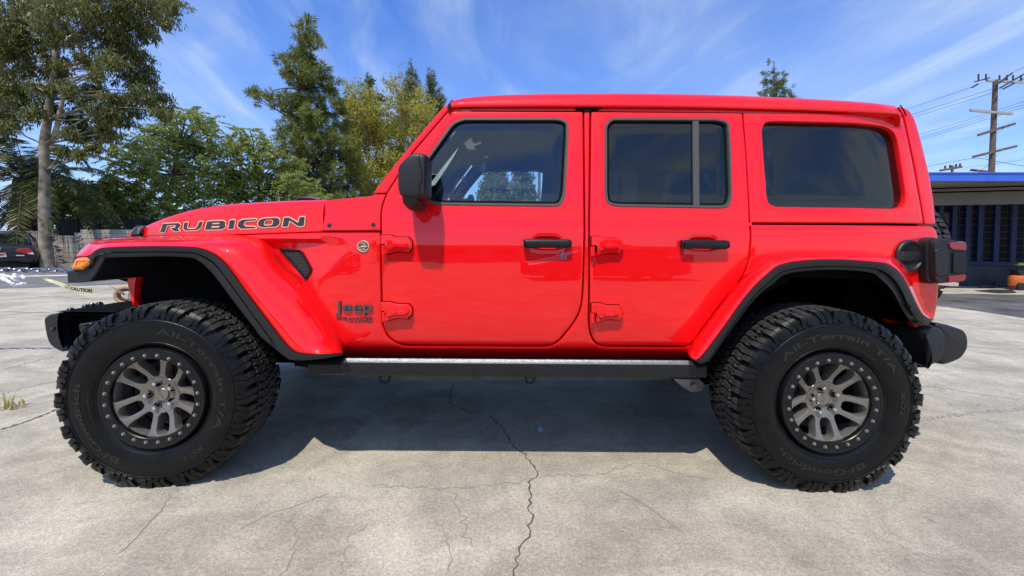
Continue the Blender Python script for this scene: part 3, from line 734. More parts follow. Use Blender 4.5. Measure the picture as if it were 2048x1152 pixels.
mb = MB(); mb.loft([fl(rD[1:], mY(1, .012)[1:]), fl(mixr(rD, rE, .15)[1:], mY(1, .007)[1:]), fl(mixr(rD, rE, .9)[1:], mY(1, .010)[1:]), fl(rE[1:], mY(1, .018)[1:]), fl(rE[1:], 2.02)])
lip = car(mb, 'arch_lip', BLACK_TRIM, rflare, angle=50)
for q in [(1445, 372), (1523, 465), (1578, 572), (1626, 668)]:
    c = P(1340+q[0]/3.303, 440+q[1]/3.303, 1.822); mb = MB(); mb.lathe([(0, -.008), (.005, -.007), (.0085, -.002), (.009, .01)], 12); mb.build('rivet', GAP, rflare, loc=(c.x, c.y-YC, c.z))
# ---- wheel wells and underbody
mb = MB()
mb.loft([fl(fE[s0:], 1.90), fl(fE[s0:], 2.36)]); mb.loft([fl(rE[1:], 1.93), fl(rE[1:], 2.40)])
mb.prism([(v.x, v.z) for v in [P(*q, 2.22) for q in [(205, 512), (205, 535), (215, 553), (258, 566), (280, 590), (300, 640), (330, 720), (720, 730), (690, 480), (300, 474), (250, 490)]]], 2.22, 3.24)
mb.prism([(v.x, v.z) for v in [P(*q, 2.40) for q in [(1400, 720), (1440, 560), (1560, 520), (1760, 520), (1830, 560), (1850, 650), (1820, 690)]]], 2.40, 3.06)
for Y0 in (2.24, 3.10):
    mb.box((-1.95, Y0, .47), (2.0, Y0+.12, .60))
mb.box((-1.0, 2.02, .555), (2.0, 3.44, .60)); mb.box((-1.05, 1.915, .507), (1.0, 2.25, .535)); mb.box((-.55, 2.42, .40), (.9, 2.95, .50))  # middle slab is added out of sight to block sun behind the rail
mb.cyl((-1.60, 1.98, .42), (-1.60, 3.48, .42), .05); mb.cyl((1.43, 1.98, .42), (1.43, 3.48, .42), .055)
mb.tube([(1.43, 2.6, .42), (1.5, 2.73, .42), (1.6, 2.86, .42)], [.14, .17, .14], 12); mb.tube([(-1.55, 2.9, .42), (-1.6, 3.0, .42), (-1.7, 3.1, .42)], [.12, .15, .12], 12)
mb.cyl((1.55, 2.2, .36), (1.62, 2.14, .80), .035); mb.cyl((-1.48, 2.2, .40), (-1.45, 2.16, .85), .03)
for a, b in (((620, 738), (700, 742)), ((1345, 752), (1420, 760))):
    mb.cyl(P(*a, 2.15), P(*b, 2.15), .025)
mb.box((-1.15, 2.15, .43), (-.9, 2.3, .52)); mb.box((.95, 2.1, .42), (1.12, 2.26, .55))
under = car(mb, 'underbody', DARK, bevel=.006)
mb = MB(); mb.prism([(v.x, v.z) for v in [P(*q, 2.20) for q in [(700, 748), (760, 759), (830, 761), (1330, 760), (1370, 756), (1370, 740), (700, 740)]]], 2.20, 2.24)
car(mb, 'frame_rail', mat('frame_grey', (.07, .07, .068), .6, noise=.3), under)
for x in (770, 1060):
    mb = MB(); c = P(x, 762, 2.16); mb.tube(cr([c+Vector(v) for v in [(-.026, 0, .03), (-.02, 0, -.002), (0, 0, -.012), (.02, 0, -.002), (.026, 0, .03)]], 4), .006, 8); car(mb, 'tie_down_hook', BLACK_SATIN, under)
c = P(1387, 772, 2.05); mb = MB(); mb.prism([(v.x, v.z) for v in [P(*q, 2.06) for q in [(1345, 757), (1400, 757), (1412, 770), (1404, 783), (1384, 785), (1366, 775)]]], 2.06, 2.14, taper=.006); mb.cyl((c.x, 2.065, c.z), (c.x, 2.04, c.z), .016, .013, 12)
car(mb, 'control_arm_bracket', STEEL, under)
# ---- side rail
RAILM = mat('rail_coating', (.010, .010, .011), .36, noise=.3, nscale=60, bump=.2, bscale=350, spec=.35); PADM = mat('step_tread_glint', (.20, .20, .20), .33, metal=.5, noise=.25, nscale=80, bump=.2, bscale=400)
xa, xb = P(616, 740, 1.84).x, P(1413, 740, 1.84).x; z1 = P(1000, 727, 1.84).z; z0 = P(1000, 752.5, 1.85).z
mb = MB(); m1, m2 = P(682, 740, 1.84).x, P(1392, 740, 1.84).x
def rail_row(x, s=1, dz=0): return [(x, y, z) for y, z in [(1.91, z1-.004-dz), (1.856, z1+.014-dz), (1.8515, z1+.0145-dz), (1.8385, z1-.0005-dz), (1.838, z1-.003-dz), (1.840, z0+.008), (1.848, z0), (2.0, z0+.005), (2.0, z1-.05)]]
mb.loft([rail_row(m1), rail_row(m2)], closed=True, cap0=True, cap1=True); rail = car(mb, 'side_rail', RAILM, angle=20)
mb = MB(); mb.loft([[(x, 1.856, z1+.0155), (x, 1.8515, z1+.0162), (x, 1.8395, z1+.0018), (x, 1.8392, z1-.001)] for x in (m1+.012, m2-.012)]); car(mb, 'step_tread_glint', PADM, rail)  # top tread strip, coloured paler than the rail to carry its sun glint
mb = MB(); mb.loft([[(x, y+d, z) for x, y, z in rail_row(xa, 1, .012)] for d in (0,)]+[[(x, y+.0035, z) for x, y, z in rail_row(m1-.001, 1, .012)]], closed=True, cap0=True, cap1=True); car(mb, 'rail_end_cap', BLACK_SATIN, rail, angle=25)
mb = MB(); mb.loft([[(x, y+.0035, z) for x, y, z in rail_row(m2+.001, 1, .012)], [(x, y, z) for x, y, z in rail_row(xb, 1, .012)]], closed=True, cap0=True, cap1=True); car(mb, 'rail_end_cap', BLACK_SATIN, rail, angle=25)
# ---- front: grille, lamps, bumper
gx = [P(*q, 2.20) for q in [(253, 566), (256, 470), (262, 458), (290, 452), (300, 470), (278, 570), (276, 616), (264, 614)]]
mb = MB(); mb.prism(fillet([(v.x, v.z) for v in gx], .02), 2.19, 2*YC-2.19, taper=.015); car(mb, 'grille_panel', RED, angle=40)
gb = [P(*q, 2.16) for q in [(261, 474), (263.5, 461), (272, 452), (281, 450.5), (287, 453), (286, 474)]]
mb = MB(); mb.prism(fillet([(v.x, v.z) for v in gb], .012), 2.15, 2*YC-2.15, taper=.01); hb = car(mb, 'grille_surround', BLACK_GLOSS, angle=40)
mb = MB(); c = P(276, 463, 2.145); mb.prism(fillet([(v.x, v.z) for v in [P(*q, 2.145) for q in [(272, 470), (276, 455), (283, 454), (279, 468)]]], .004), 2.143, 2.16, taper=.003); car(mb, 'bonnet_latch', STEEL, hb)
def fb(q): return (80+q[0]/7.2, 560+q[1]/7.2)
be = [P(*fb(q), 2.02) for q in [(66, 590), (75, 545), (130, 500), (345, 455), (300, 500), (285, 590), (300, 800), (345, 940), (400, 1000), (340, 1040), (230, 990), (140, 920), (95, 790)]]
e2 = fillet([(v.x, v.z) for v in be], .03)
mb = MB(); mb.prism(e2, 2.015, 2.06, taper=.008)
be2 = fillet([(v.x, v.z) for v in [P(*fb(q), 2.06) for q in [(66, 590), (75, 545), (130, 500), (345, 455), (380, 500), (300, 560), (300, 800), (345, 940), (400, 1000), (340, 1040), (230, 990), (140, 920), (95, 790)]]], .03)
mb.prism(be2, 2.06, 2*YC-2.06)
fbump = car(mb, 'front_bumper', BLACK_TRIM, angle=35)
tp = P(*fb((345, 452)), 2.02); tb_ = P(*fb((1300, 262)), 2.02)
mb = MB(); mb.loft([[(tp.x-.06, 2.03, tp.z-.004), (tp.x+.30, 2.03, tp.z-.004)], [(tp.x-.06, 3.42, tp.z-.004), (tp.x+.30, 3.42, tp.z-.004)], [(tp.x-.06, 3.42, tp.z-.018), (tp.x+.30, 3.42, tp.z-.018)], [(tp.x-.06, 2.03, tp.z-.018), (tp.x+.30, 2.03, tp.z-.018)]], closed=True)
mb.box((tp.x+.0, 2.10, tp.z-.28), (tp.x+.34, 3.36, tp.z-.02)); car(mb, 'bumper_bracket', DARK, fbump)
for q, Y in (((440, 440), 2.06), ((660, 390), 2.30), ((745, 370), 2.42), ((855, 350), 2.58)):
    c = G(*fb(q), tp.z-.004); mb = MB(); mb.lathe([(0, -.016), (.010, -.014), (.017, -.006), (.019, .004)], 12)
    o = mb.build('bumper_bolt', BLACK_GLOSS, fbump, loc=(c.x, c.y-YC, tp.z-.004)); o.rotation_euler = (R(-90), 0, 0)
c = P(*fb((182, 695)), 2.012); mb = MB(); mb.lathe([(0, -.010), (.009, -.009), (.013, -.003), (.014, .004)], 14); mb.build('bumper_bolt', BLACK_GLOSS, fbump, loc=(c.x, 2.016-YC, c.z))
for q in ((340, 590), (465, 515), (405, 730)):
    c = P(*fb(q), 2.095); mb = MB(); mb.lathe([(0, -.01), (.008, -.009), (.011, .004)], 10); mb.build('bumper_bolt', BLACK_SATIN, fbump, loc=(c.x, 2.10-YC, c.z))
mb = MB(); mb.prism(fillet([(v.x, v.z) for v in [P(*fb(q), 1.95) for q in [(500, 660), (520, 640), (660, 625), (700, 640), (640, 720), (560, 790), (520, 770)]]], .01), 1.96, 2.05, taper=.01); car(mb, 'tow_bracket', BLACK_TRIM, fbump)
# ---- rear: bumper, lamp, fuel cap, tailgate
def rb(q): return (1800+q[0]/5.76, 560+q[1]/5.76)
B1 = [P(*rb(q), 1.95) for q in [(240, 572), (330, 555), (430, 540), (492, 560), (540, 620), (553, 740), (532, 860), (490, 950), (350, 1012), (290, 1022), (338, 980), (352, 900), (330, 780), (285, 680)]]
mb = MB(); pl = fillet([(v.x, v.z) for v in B1], .03); pl = pl if area2(pl) > 0 else pl[::-1]
mb.loft([[(q[0], 2.10, q[1]) for q in pl], [(q[0], 1.98, q[1]) for q in pl], [(q[0], 1.965, q[1]) for q in offs(pl, -.003)], [(q[0], 1.957, q[1]) for q in offs(pl, -.009)], [(q[0], 1.954, q[1]) for q in offs(pl, -.014)]], closed=True, cap1=True)
rbump = car(mb, 'rear_bumper', BLACK_TRIM, angle=50)
B2 = [P(*rb(q), 2.04) for q in [(378, 486), (470, 500), (600, 526), (716, 568), (758, 632), (768, 722), (754, 800), (692, 898), (560, 958), (440, 985), (400, 800), (380, 600)]]
mb = MB(); pl = fillet([(v.x, v.z) for v in B2], .028); pl = pl if area2(pl) > 0 else pl[::-1]
mb.loft([[(q[0], 3.36, q[1]) for q in offs(pl, -.01)], [(q[0], 2.06, q[1]) for q in pl], [(q[0], 2.033, q[1]) for q in offs(pl, -.004)], [(q[0], 2.027, q[1]) for q in offs(pl, -.010)], [(q[0], 2.025, q[1]) for q in offs(pl, -.016)]], closed=True, cap0=True, cap1=True)
car(mb, 'bumper_beam', BLACK_TRIM, rbump, angle=50)
for q in ((392, 518), (515, 522)):
    c = P(*rb(q), 2.12); mb = MB(); mb.lathe([(0, -.006), (.008, -.005), (.011, .004)], 10); o = mb.build('bumper_bolt', GAP, rbump, loc=(c.x, c.y-YC, c.z)); o.rotation_euler = (R(-90), 0, 0)
mb = MB(); mb.prism([(v.x, v.z) for v in [P(*rb(q), 1.99) for q in [(150, 492), (178, 492), (214, 545), (236, 590), (200, 575), (165, 530)]]], 1.99, 2.02); mb.prism([(v.x, v.z) for v in [P(*rb(q), 2.0) for q in [(215, 525), (365, 520), (395, 545), (330, 566), (245, 566)]]], 2.0, 2.2)
car(mb, 'lower_valance', RED, rbump)
mb = MB(); mb.prism([(v.x, v.z) for v in [P(*q, 2.2) for q in [(1690, 505), (1790, 505), (1820, 540), (1852, 590), (1856, 735), (1830, 735), (1780, 690), (1690, 640)]]], 2.2, 3.2); car(mb, 'rear_liner', DARK)
def tl(q): return (1770+q[0]/5.76, 390+q[1]/5.76)
def trow(pts, Y, s=1.0, rr=.02):
    v = [P(*tl(q), 1.928) for q in pts]; c = Vector((sum(a.x for a in v)/len(v), 0, sum(a.z for a in v)/len(v)))
    return [(c.x+(q[0]-c.x)*s, Y, c.z+(q[1]-c.z)*s) for q in fillet([(a.x, a.z) for a in v], rr)]
T0 = [(508, 560), (526, 514), (580, 488), (660, 486), (680, 600), (690, 900), (650, 1032), (560, 1030), (516, 970)]
T1 = [(546, 560), (566, 518), (620, 494), (740, 508), (885, 535), (906, 575), (908, 700), (906, 890), (890, 975), (850, 1005), (620, 1026), (566, 990), (550, 900)]
mb = MB(); mb.loft([trow(T0, 2.10), trow(T0, 1.958), trow(T0, 1.945, .96)], closed=True, cap1=True); mb.loft([trow(T1, 2.16), trow(T1, 1.95), trow(T1, 1.930, .985), trow(T1, 1.922, .95)], closed=True, cap1=True)
tlamp = car(mb, 'tail_lamp', BLACK_TRIM, angle=45)
for nm, pts, Y, mm in (('lamp_lens', [(708, 545), (890, 534), (910, 575), (909, 640), (740, 624), (714, 600)], 1.915, LENS), ('lamp_lens', [(704, 932), (900, 908), (902, 955), (876, 990), (700, 1003)], 1.915, LENS), ('lamp_panel', [(750, 655), (907, 655), (902, 888), (745, 900)], 1.913, BLACK_SATIN)):
    mb = MB(); mb.loft([trow(pts, 2.14, 1.0, .008), trow(pts, Y+.006, 1.0, .008), trow(pts, Y, .95, .008)], closed=True, cap1=True); car(mb, nm, mm, tlamp, angle=40)
mb = MB(); mb.prism([(v.x, v.z) for v in [P(*tl(q), 1.915) for q in [(585, 640), (640, 605), (745, 650), (742, 905), (700, 925), (690, 940), (620, 930), (590, 900)]]], 1.9165, 1.93, taper=.003); car(mb, 'lamp_guard', BLACK_TRIM, tlamp, angle=40)
mb = MB(); mb.prism([(v.x, v.z) for v in [P(*tl(q), 2.1) for q in [(600, 1035), (850, 1010), (848, 1050), (760, 1050)]]], 2.1, 2.3); car(mb, 'plate_bracket', mat('pale_plastic', (.5, .38, .34), .5), tlamp)
c = onS(1815.5, 512)
mb = MB(); r0 = .0795
mb.lathe([(r0, .03), (r0, -.016), (r0-.004, -.021), (r0-.012, -.0215), (r0-.014, -.018), (r0-.017, -.014), (r0-.028, -.0125), (r0-.036, -.007), (0, -.006)], 48)
fc = mb.build('fuel_cap', BLACK_TRIM, CAR, loc=(c.x, c.y+.005-YC, c.z), angle=35); fc.rotation_euler[2] = R(8)
mb = MB(); mb.prism(fillet([(-.070, -.014), (-.070, .016), (-.052, .016), (-.050, .022), (.066, .022), (.070, .0), (.066, -.024), (-.05, -.024)], .004), -.0215, .012, taper=.003); mb.box((-.045, -.0235, -.004), (.06, -.0205, -.001)); mb.box((-.045, -.0235, -.015), (.06, -.0205, -.012))
mb.build('cap_grip', BLACK_TRIM, fc, angle=30)
mb = MB(); mb.box((2.0, 2.26, .72), (2.075, 3.2, 1.19)); tg = car(mb, 'tailgate', RED, bevel=.02)
mb = MB(); mb.tube([(2.08, 2.28, 1.205), (2.14, 2.30, 1.205), (2.17, 2.36, 1.205)], .012, 8); car(mb, 'tailgate_hinge', CHROME, tg)
# ---- cabin
mb = MB(); mb.box((-.62, 2.06, .625), (.80, 3.40, .66)); mb.box((.8, 2.45, .625), (1.95, 3.0, .66)); mb.prism([(-.72, 1.0), (-.80, 1.22), (-.60, 1.275), (-.42, 1.27), (-.36, 1.18), (-.40, .9), (-.6, .7)], 2.08, 3.38)
mb.box((.9, 2.45, .661), (1.9, 3.0, .95)); cab = car(mb, 'cabin', HEADLINER, bevel=.02)
mb = MB(); mb.loft([[(.0, y, 1.795+.02*(1-abs(y-YC)/.7)) for y in np.linspace(2.07, 3.39, 7)], [(-.22, y, 1.79+.02*(1-abs(y-YC)/.7)) for y in np.linspace(2.07, 3.39, 7)], [(1.98, y, 1.775+.02*(1-abs(y-YC)/.7)) for y in np.linspace(2.07, 3.39, 7)]][1:]); car(mb, 'headliner', HEADLINER, cab)
def seat(x, y, wd, label=None):
    mb = MB()
    def srow(cx, cz, w, h, t, ax):
        return None
    def pad(pts, w, th):
        rows = []
        for (x_, z_, ww, tt) in pts:
            rows.append([(x_+tt*math.cos(a)*.5, y+ww*.5*max(-1, min(1, 1.3*math.sin(a))), z_) for a in np.linspace(0, 2*math.pi, 16, endpoint=False)])
        mb.loft(rows, closed=True, cap0=True, cap1=True)
    pad([(x-.02, .95, wd*.8, .10), (x, 1.0, wd, .16), (x+.05, 1.2, wd, .15), (x+.10, 1.40, wd*.92, .13), (x+.115, 1.47, wd*.7, .08)], wd, .1)
    pad([(x+.12, 1.49, .18, .08), (x+.125, 1.52, .26, .11), (x+.14, 1.62, .26, .11), (x+.145, 1.66, .18, .06)], .2, .1)
    mb.box((x-.5, y-wd/2, .82), (x+.05, y+wd/2, .95))
    return car(mb, 'seat', SEAT, cab, angle=60)
seat(.30, 2.38, .48); seat(.30, 3.08, .48); seat(1.15, 2.42, .5); seat(1.15, 3.04, .5)
mb = MB(); c = Vector((-.28, 2.40, 1.20)); mb.tube([c+Vector((.09*math.cos(a)*.4-.0, .185*math.sin(a), .185*math.cos(a))) for a in np.linspace(0, 2*math.pi, 33)], .014, 8, caps=False); mb.box((-.42, 2.34, 1.15), (-.27, 2.46, 1.25)); car(mb, 'steering_wheel', SEAT, cab)
c = P(951, 322, YC); mb = MB(); mb.prism(fillet([(c.x-.05, c.z+.035), (c.x+.02, c.z+.045), (c.x+.07, c.z-.02), (c.x+.05, c.z-.05), (c.x-.02, c.z-.04)], .01), YC-.13, YC+.13, taper=.01); mb.cyl((c.x-.02, YC, c.z), (c.x-.10, YC, c.z+.09), .012); car(mb, 'rear_view_mirror', SEAT, cab)
c = P(970, 320, 2.78); mb = MB(); mb.prism([(c.x-.02, c.z+.02), (c.x+.02, c.z+.025), (c.x+.035, c.z-.02), (c.x-.005, c.z-.025)], 2.58, 2.592); car(mb, 'mirror_glass', CHROME, cab)
c = P(941, 265, 2.35); mb = MB(); mb.prism([(c.x-.12, c.z+.05), (c.x+.10, c.z+.06), (c.x+.16, c.z-.03), (c.x-.06, c.z-.04)], 2.2, 2.21); car(mb, 'sun_visor', mat('visor_grey', (.22, .22, .21), .8), cab)
for Y in (2.17, 3.29):                                   # roll bars
    mb = MB(); mb.tube(cr([(-.62, Y, 1.25), (-.25, Y, 1.72), (-.1, Y, 1.765), (.45, Y, 1.77), (1.25, Y, 1.765), (1.5, Y, 1.60), (1.85, Y, 1.10)], 6), .032, 10); mb.tube([(.40, Y, 1.76), (.42, Y, .8)], .04, 10); car(mb, 'roll_bar', SEAT, cab, angle=60)
BELT = mat('belt_red', (.30, .01, .012), .6)
for Y in (2.30, 3.16): mb = MB(); mb.tube([(1.42, Y, 1.66), (1.78, Y, 1.2)], .045, 8); car(mb, 'seat_belt', BELT, cab)
mb = MB()
for k, (a, b) in enumerate((((898, 395), (918, 355)), ((905, 400), (926, 366)), ((914, 392), (934, 350)))):
    mb.tube([P(*a, 2.55), P(*b, 2.62)], .008, 6)
car(mb, 'grab_handle', mat('handle_red', (.7, .03, .02), .4), cab)
# ---- the far side of the body
for o in (body_side, cowl, pillar, fdoor, rdoor, hard, shell, fflare, rflare, tlamp, rail, rbump): mirror_tree(o)
# ---- wheels
BOLTM = mat('bolt_grey', (.22, .22, .22), .4, metal=.7); DISCM = mat('disc_dark', (.06, .058, .055), .5, metal=.7)
RINGM = mat('ring_black', (.006, .006, .0065), .34, spec=.28, rvar=.08, nscale=12)
RT = .421
def make_tyre():
    mb = MB()
    half = [(.224, .118), (.232, .128), (.248, .140), (.275, .150), (.305, .1535), (.335, .152), (.362, .147), (.384, .140), (.398, .131), (.404, .118), (.406, .09), (.407, .045), (.4075, 0)]
    prof = [(r, -y) for r, y in half]+[(r, y) for r, y in half[-2::-1]]
    mb.lathe(prof, 96, 0)
    for rr in (.2525, .352):                             # moulded rings on the wall
        for s in (-1, 1):
            yy = s*(.1425 if rr < .3 else .1510); mb.lathe([(rr-.003, yy), (rr, yy+s*.0022), (rr+.003, yy)], 96, 0)
    def blk(poly, h=.0135, ch=.0022, m=1):
        c = poly[len(poly)//2]; cx_ = sum(p[0] for p in poly)/len(poly); cy_ = sum(p[1] for p in poly)/len(poly)
        def pt(a, v, r): return (r*math.cos(a), v, r*math.sin(a))
        dr = lambda v: -.0015-.010*max(0, (abs(v)-.09)/.05)**2
        lo = [pt(a, v, .402) for a, v in poly]; hi = [pt(a, v, RT-ch+dr(v)) for a, v in poly]
        s = .86; tp_ = [pt(cx_+(a-cx_)*s, cy_+(v-cy_)*s, RT+dr(v)) for a, v in poly]
        mb.loft([lo, hi, tp_], m, closed=True, cap1=True)
    NB = 34; dA = 2*math.pi/NB; rg = random.Random(3)
    for i in range(NB):
        a0 = i*dA
        for s in (-1, 1):
            sh_ = 0 if s < 0 else dA/2
            w_ = dA*.36; A = a0+sh_
            L_ = (i % 2)
            e = .137 if L_ else .131; ins = .074 if L_ else .080
            for sub in (-1, 1):                          # each lug is split by a sipe
                As = A+sub*w_*.53; ws = w_*.465; k2 = 1 if (sub > 0) == bool(L_) else 0
                i_ = ins+.012*k2
                poly = [(As-ws, s*e), (As-ws*.8, s*i_*1.12), (As-ws*.1, s*(i_-.004)), (As+ws*.9, s*i_*1.02), (As+ws*1.1, s*i_*1.2), (As+ws, s*e)]
                blk(poly if s < 0 else poly[::-1])
                ee = e+.003*k2
                rr = [(RT-.0065, ee-.002), (RT-.016, ee+.007), (.394-.004*k2, ee+.013), (.377-.006*k2, .1512), (.360+.007*(1-k2), .1538)]
                zg = [0, .05, .30, .62, .35]; rows = []
                for (r_, v_), z_ in zip(rr, zg):
                    aa = As+z_*dA*.26*(1 if L_ else -1); ww = ws*(1.0 if r_ > .378 else .85)
                    rows.append([((r_-.006)*math.cos(aa-ww*1.05), s*(v_-.010), (r_-.006)*math.sin(aa-ww*1.05)), (r_*math.cos(aa-ww), s*v_, r_*math.sin(aa-ww)), (r_*math.cos(aa+ww), s*v_, r_*math.sin(aa+ww)), ((r_-.006)*math.cos(aa+ww*1.05), s*(v_-.010), (r_-.006)*math.sin(aa+ww*1.05))])
                if s > 0: rows = [r_[::-1] for r_ in rows]
                mb.loft(rows, 0, cap1=True)
        # centre blocks: three staggered columns of jagged interlocking shapes
        for colv, st_, hw, n2 in ((-.048, .25, .0255, 1), (0, .75, .022, 1), (.048, .5, .0255, 1)):
            for sub in (0, .5):
                A = a0+(st_+sub)*dA; wA = dA*.215; tw = (1 if colv >= 0 else -1)*(1 if sub == 0 else .8)
                j = lambda k: rg.uniform(-.12, .12)*k
                pts = [(-1+j(1), -.95), (-.55, -1.05+j(1)), (.1, -.7+j(1)), (.55+j(1), -1.05), (1.0, -.7), (.72+j(1), 0), (1.05+j(1), .85), (.5, 1.05), (0, .72+j(1)), (-.5, 1.0), (-1.05+j(1), .8), (-.75, .1)]
                poly = [(A+(u+.35*tw*v)*wA, colv+v*hw) for u, v in pts]
                blk(poly[::-1] if area2(poly) < 0 else poly)
    return mb
tm = make_tyre()
def ring_text(body, a0, a1, r, y, h, rd=.02):
    mb = MB()
    def fn(u, v, d):
        a = R(a0+(a1-a0)*u); rr = r+v*h/.7
        return (rr*math.cos(a), y+d-.0012+.0*rr, rr*math.sin(a))
    text_solid(mb, body, fn, rd, .0035); return mb
def make_wheel(cx_, Y, cz, steer, rim_rot, txt_rot):
    W = empty('wheel', (cx_, Y-YC, cz), parent=CAR, rz=steer)
    ty = tm.build('tyre', [RUBBER, TREAD], W, angle=32)
    ring_text('All-Terrain T/A', 85, -28, .293, -.1528, .026).build('tyre_lettering', TYRE_TEXT, ty, smooth=False)
    ring_text('BFGoodrich', 243, 166, .295, -.1530, .026).build('tyre_lettering', TYRE_TEXT, ty, smooth=False)
    ring_text('KO2', -46, -64, .297, -.1530, .020).build('tyre_lettering', TYRE_TEXT, ty, smooth=False)
    ring_text('LT315/70R17', 205, 172, .262, -.1462, .009).build('tyre_lettering', TYRE_TEXT, ty, smooth=False)
    ring_text('LOAD RANGE D', 20, -12, .262, -.1462, .009).build('tyre_lettering', TYRE_TEXT, ty, smooth=False)
    ty.rotation_euler = (0, R(-txt_rot), 0)
    # rim face
    def cone(x, z):
        r = math.hypot(x, z); return float(np.interp(r, [0, .070, .082, .12, .17, .19], [-.085, -.088, -.100, -.110, -.128, -.132]))
    def slot(prof, ang): return [(r*math.cos(R(ang))-t*math.sin(R(ang)), r*math.sin(R(ang))+t*math.cos(R(ang))) for r, t in prof]
    NAR = [(.081, -.0085), (.094, -.0208), (.103, -.0238), (.150, -.0275), (.165, -.024), (.1755, -.011), (.1755, .011), (.165, .024), (.150, .0275), (.103, .0238), (.094, .0208), (.081, .0085)]
    WID = [(.088, -.008), (.100, -.0170), (.125, -.0295), (.152, -.0435), (.166, -.047), (.174, -.042), (.178, 0), (.174, .042), (.166, .047), (.152, .0435), (.125, .0295), (.100, .0170), (.088, .008)]
    hl = []
    for k in range(5): hl += [fillet(slot(NAR, 56+72*k), .005, 3), fillet(slot(WID, 92+72*k), .005, 3)]
    disc = [(.192*math.cos(a), .192*math.sin(a)) for a in np.linspace(0, 2*math.pi, 80, endpoint=False)]
    mb = MB(); plate(mb, disc, hl, cone, r=.0042, depth=.045, grid=.010)
    mb.lathe([(.205, -.120), (.200, -.09), (.188, -.05), (.180, .10), (.225, .125)], 64)
    rim = mb.build('rim', RIM, W, angle=32); rim.rotation_euler = (0, R(-rim_rot), 0)
    mb = MB(); mb.lathe([(.0, -.095), (.027, -.0955), (.0295, -.0935), (.031, -.085), (.031, -.07)], 32)
    mb.lathe([(.033, -.084), (.050, -.089), (.066, -.096), (.082, -.1005)], 40)
    hc = mb.build('hub_cap', RIM, W, angle=30)
    mb = MB(); text_solid(mb, 'Jeep', lambda u, v, d: (-.015+.03*u, -.0970+d, -.005+v*.017), .02, .002); t_ = mb.build('cap_lettering', STEEL, hc, smooth=False); t_.rotation_euler = (0, R(45 if rim_rot else -65), 0)
    for k in range(5):
        a = R(28+72*k+rim_rot); mb = MB(); mb.lathe([(0, -.114), (.008, -.114), (.0105, -.110), (.0115, -.085)], 6)
        o = mb.build('lug_nut', CHROME, W, loc=(.058*math.cos(a), 0, .058*math.sin(a)), smooth=False)
        mb = MB(); mb.lathe([(.0115, -.088), (.0150, -.0935), (.0185, -.0955), (.0190, -.092)], 20); mb.build('lug_seat', GAP, W, loc=(.058*math.cos(a), 0, .058*math.sin(a)))
    mb = MB(); mb.lathe([(.178, -.126), (.1785, -.1445), (.181, -.1475), (.208, -.1490), (.212, -.1475), (.218, -.1500), (.224, -.1490), (.2275, -.1430), (.228, -.122)], 72)
    lr = mb.build('lock_ring', RINGM, W, angle=30)
    proto = None
    for k in range(24):
        a = R(7+15*k)
        if proto is None:
            mb = MB(); mb.lathe([(0, -.1560), (.0035, -.1560), (.0052, -.1545), (.0060, -.1490), (.0085, -.1487), (.0088, -.146)], 12)
            proto = mb.build('ring_bolt', BOLTM, lr, loc=(.196*math.cos(a), 0, .196*math.sin(a)))
        else:
            c = proto.copy(); col.objects.link(c); c.location = (.196*math.cos(a), 0, .196*math.sin(a))
    mb = MB(); mb.lathe([(0, -.05), (.150, -.05), (.155, -.046), (.155, -.03), (0, -.03)], 40); mb.build('brake_disc', DISCM, W)
    mb = MB(); mb.prism([(.07, -.05), (.10, -.13), (.165, -.12), (.172, .0), (.150, .11), (.09, .10)], -.065, .0, taper=.008); mb.lathe([(0, -.02), (.185, -.02), (.19, .02)], 30); mb.build('brake_caliper', DARK, W)
    return W
ZW = .406
fw = P(305, 800, 1.78); rw = P(1656, 812.5, 1.78)
W1 = make_wheel(fw.x+.008, 1.903, ZW, R(4), 7, 0)
W2 = make_wheel(rw.x, 1.903, ZW, 0, 0, 55)
for Wn in (W1, W2):
    c = copy_tree(Wn); c.location.y = -Wn.location.y; c.rotation_euler[2] = math.pi
SPX = 2.43
sp_ = copy_tree(W2); sp_.name = 'spare_wheel'; sp_.location = (SPX, 0, 1.045); sp_.rotation_euler[2] = R(90)
mb = MB(); c = P(1910, 480, 2.45); mb.prism(fillet([(-.03, -.02), (.03, -.02), (.035, .02), (-.035, .02)], .015), -.15, .15, taper=.01); mb.build('brake_lamp', LENS, CAR, loc=(2.60, 2.52-YC, 1.10))
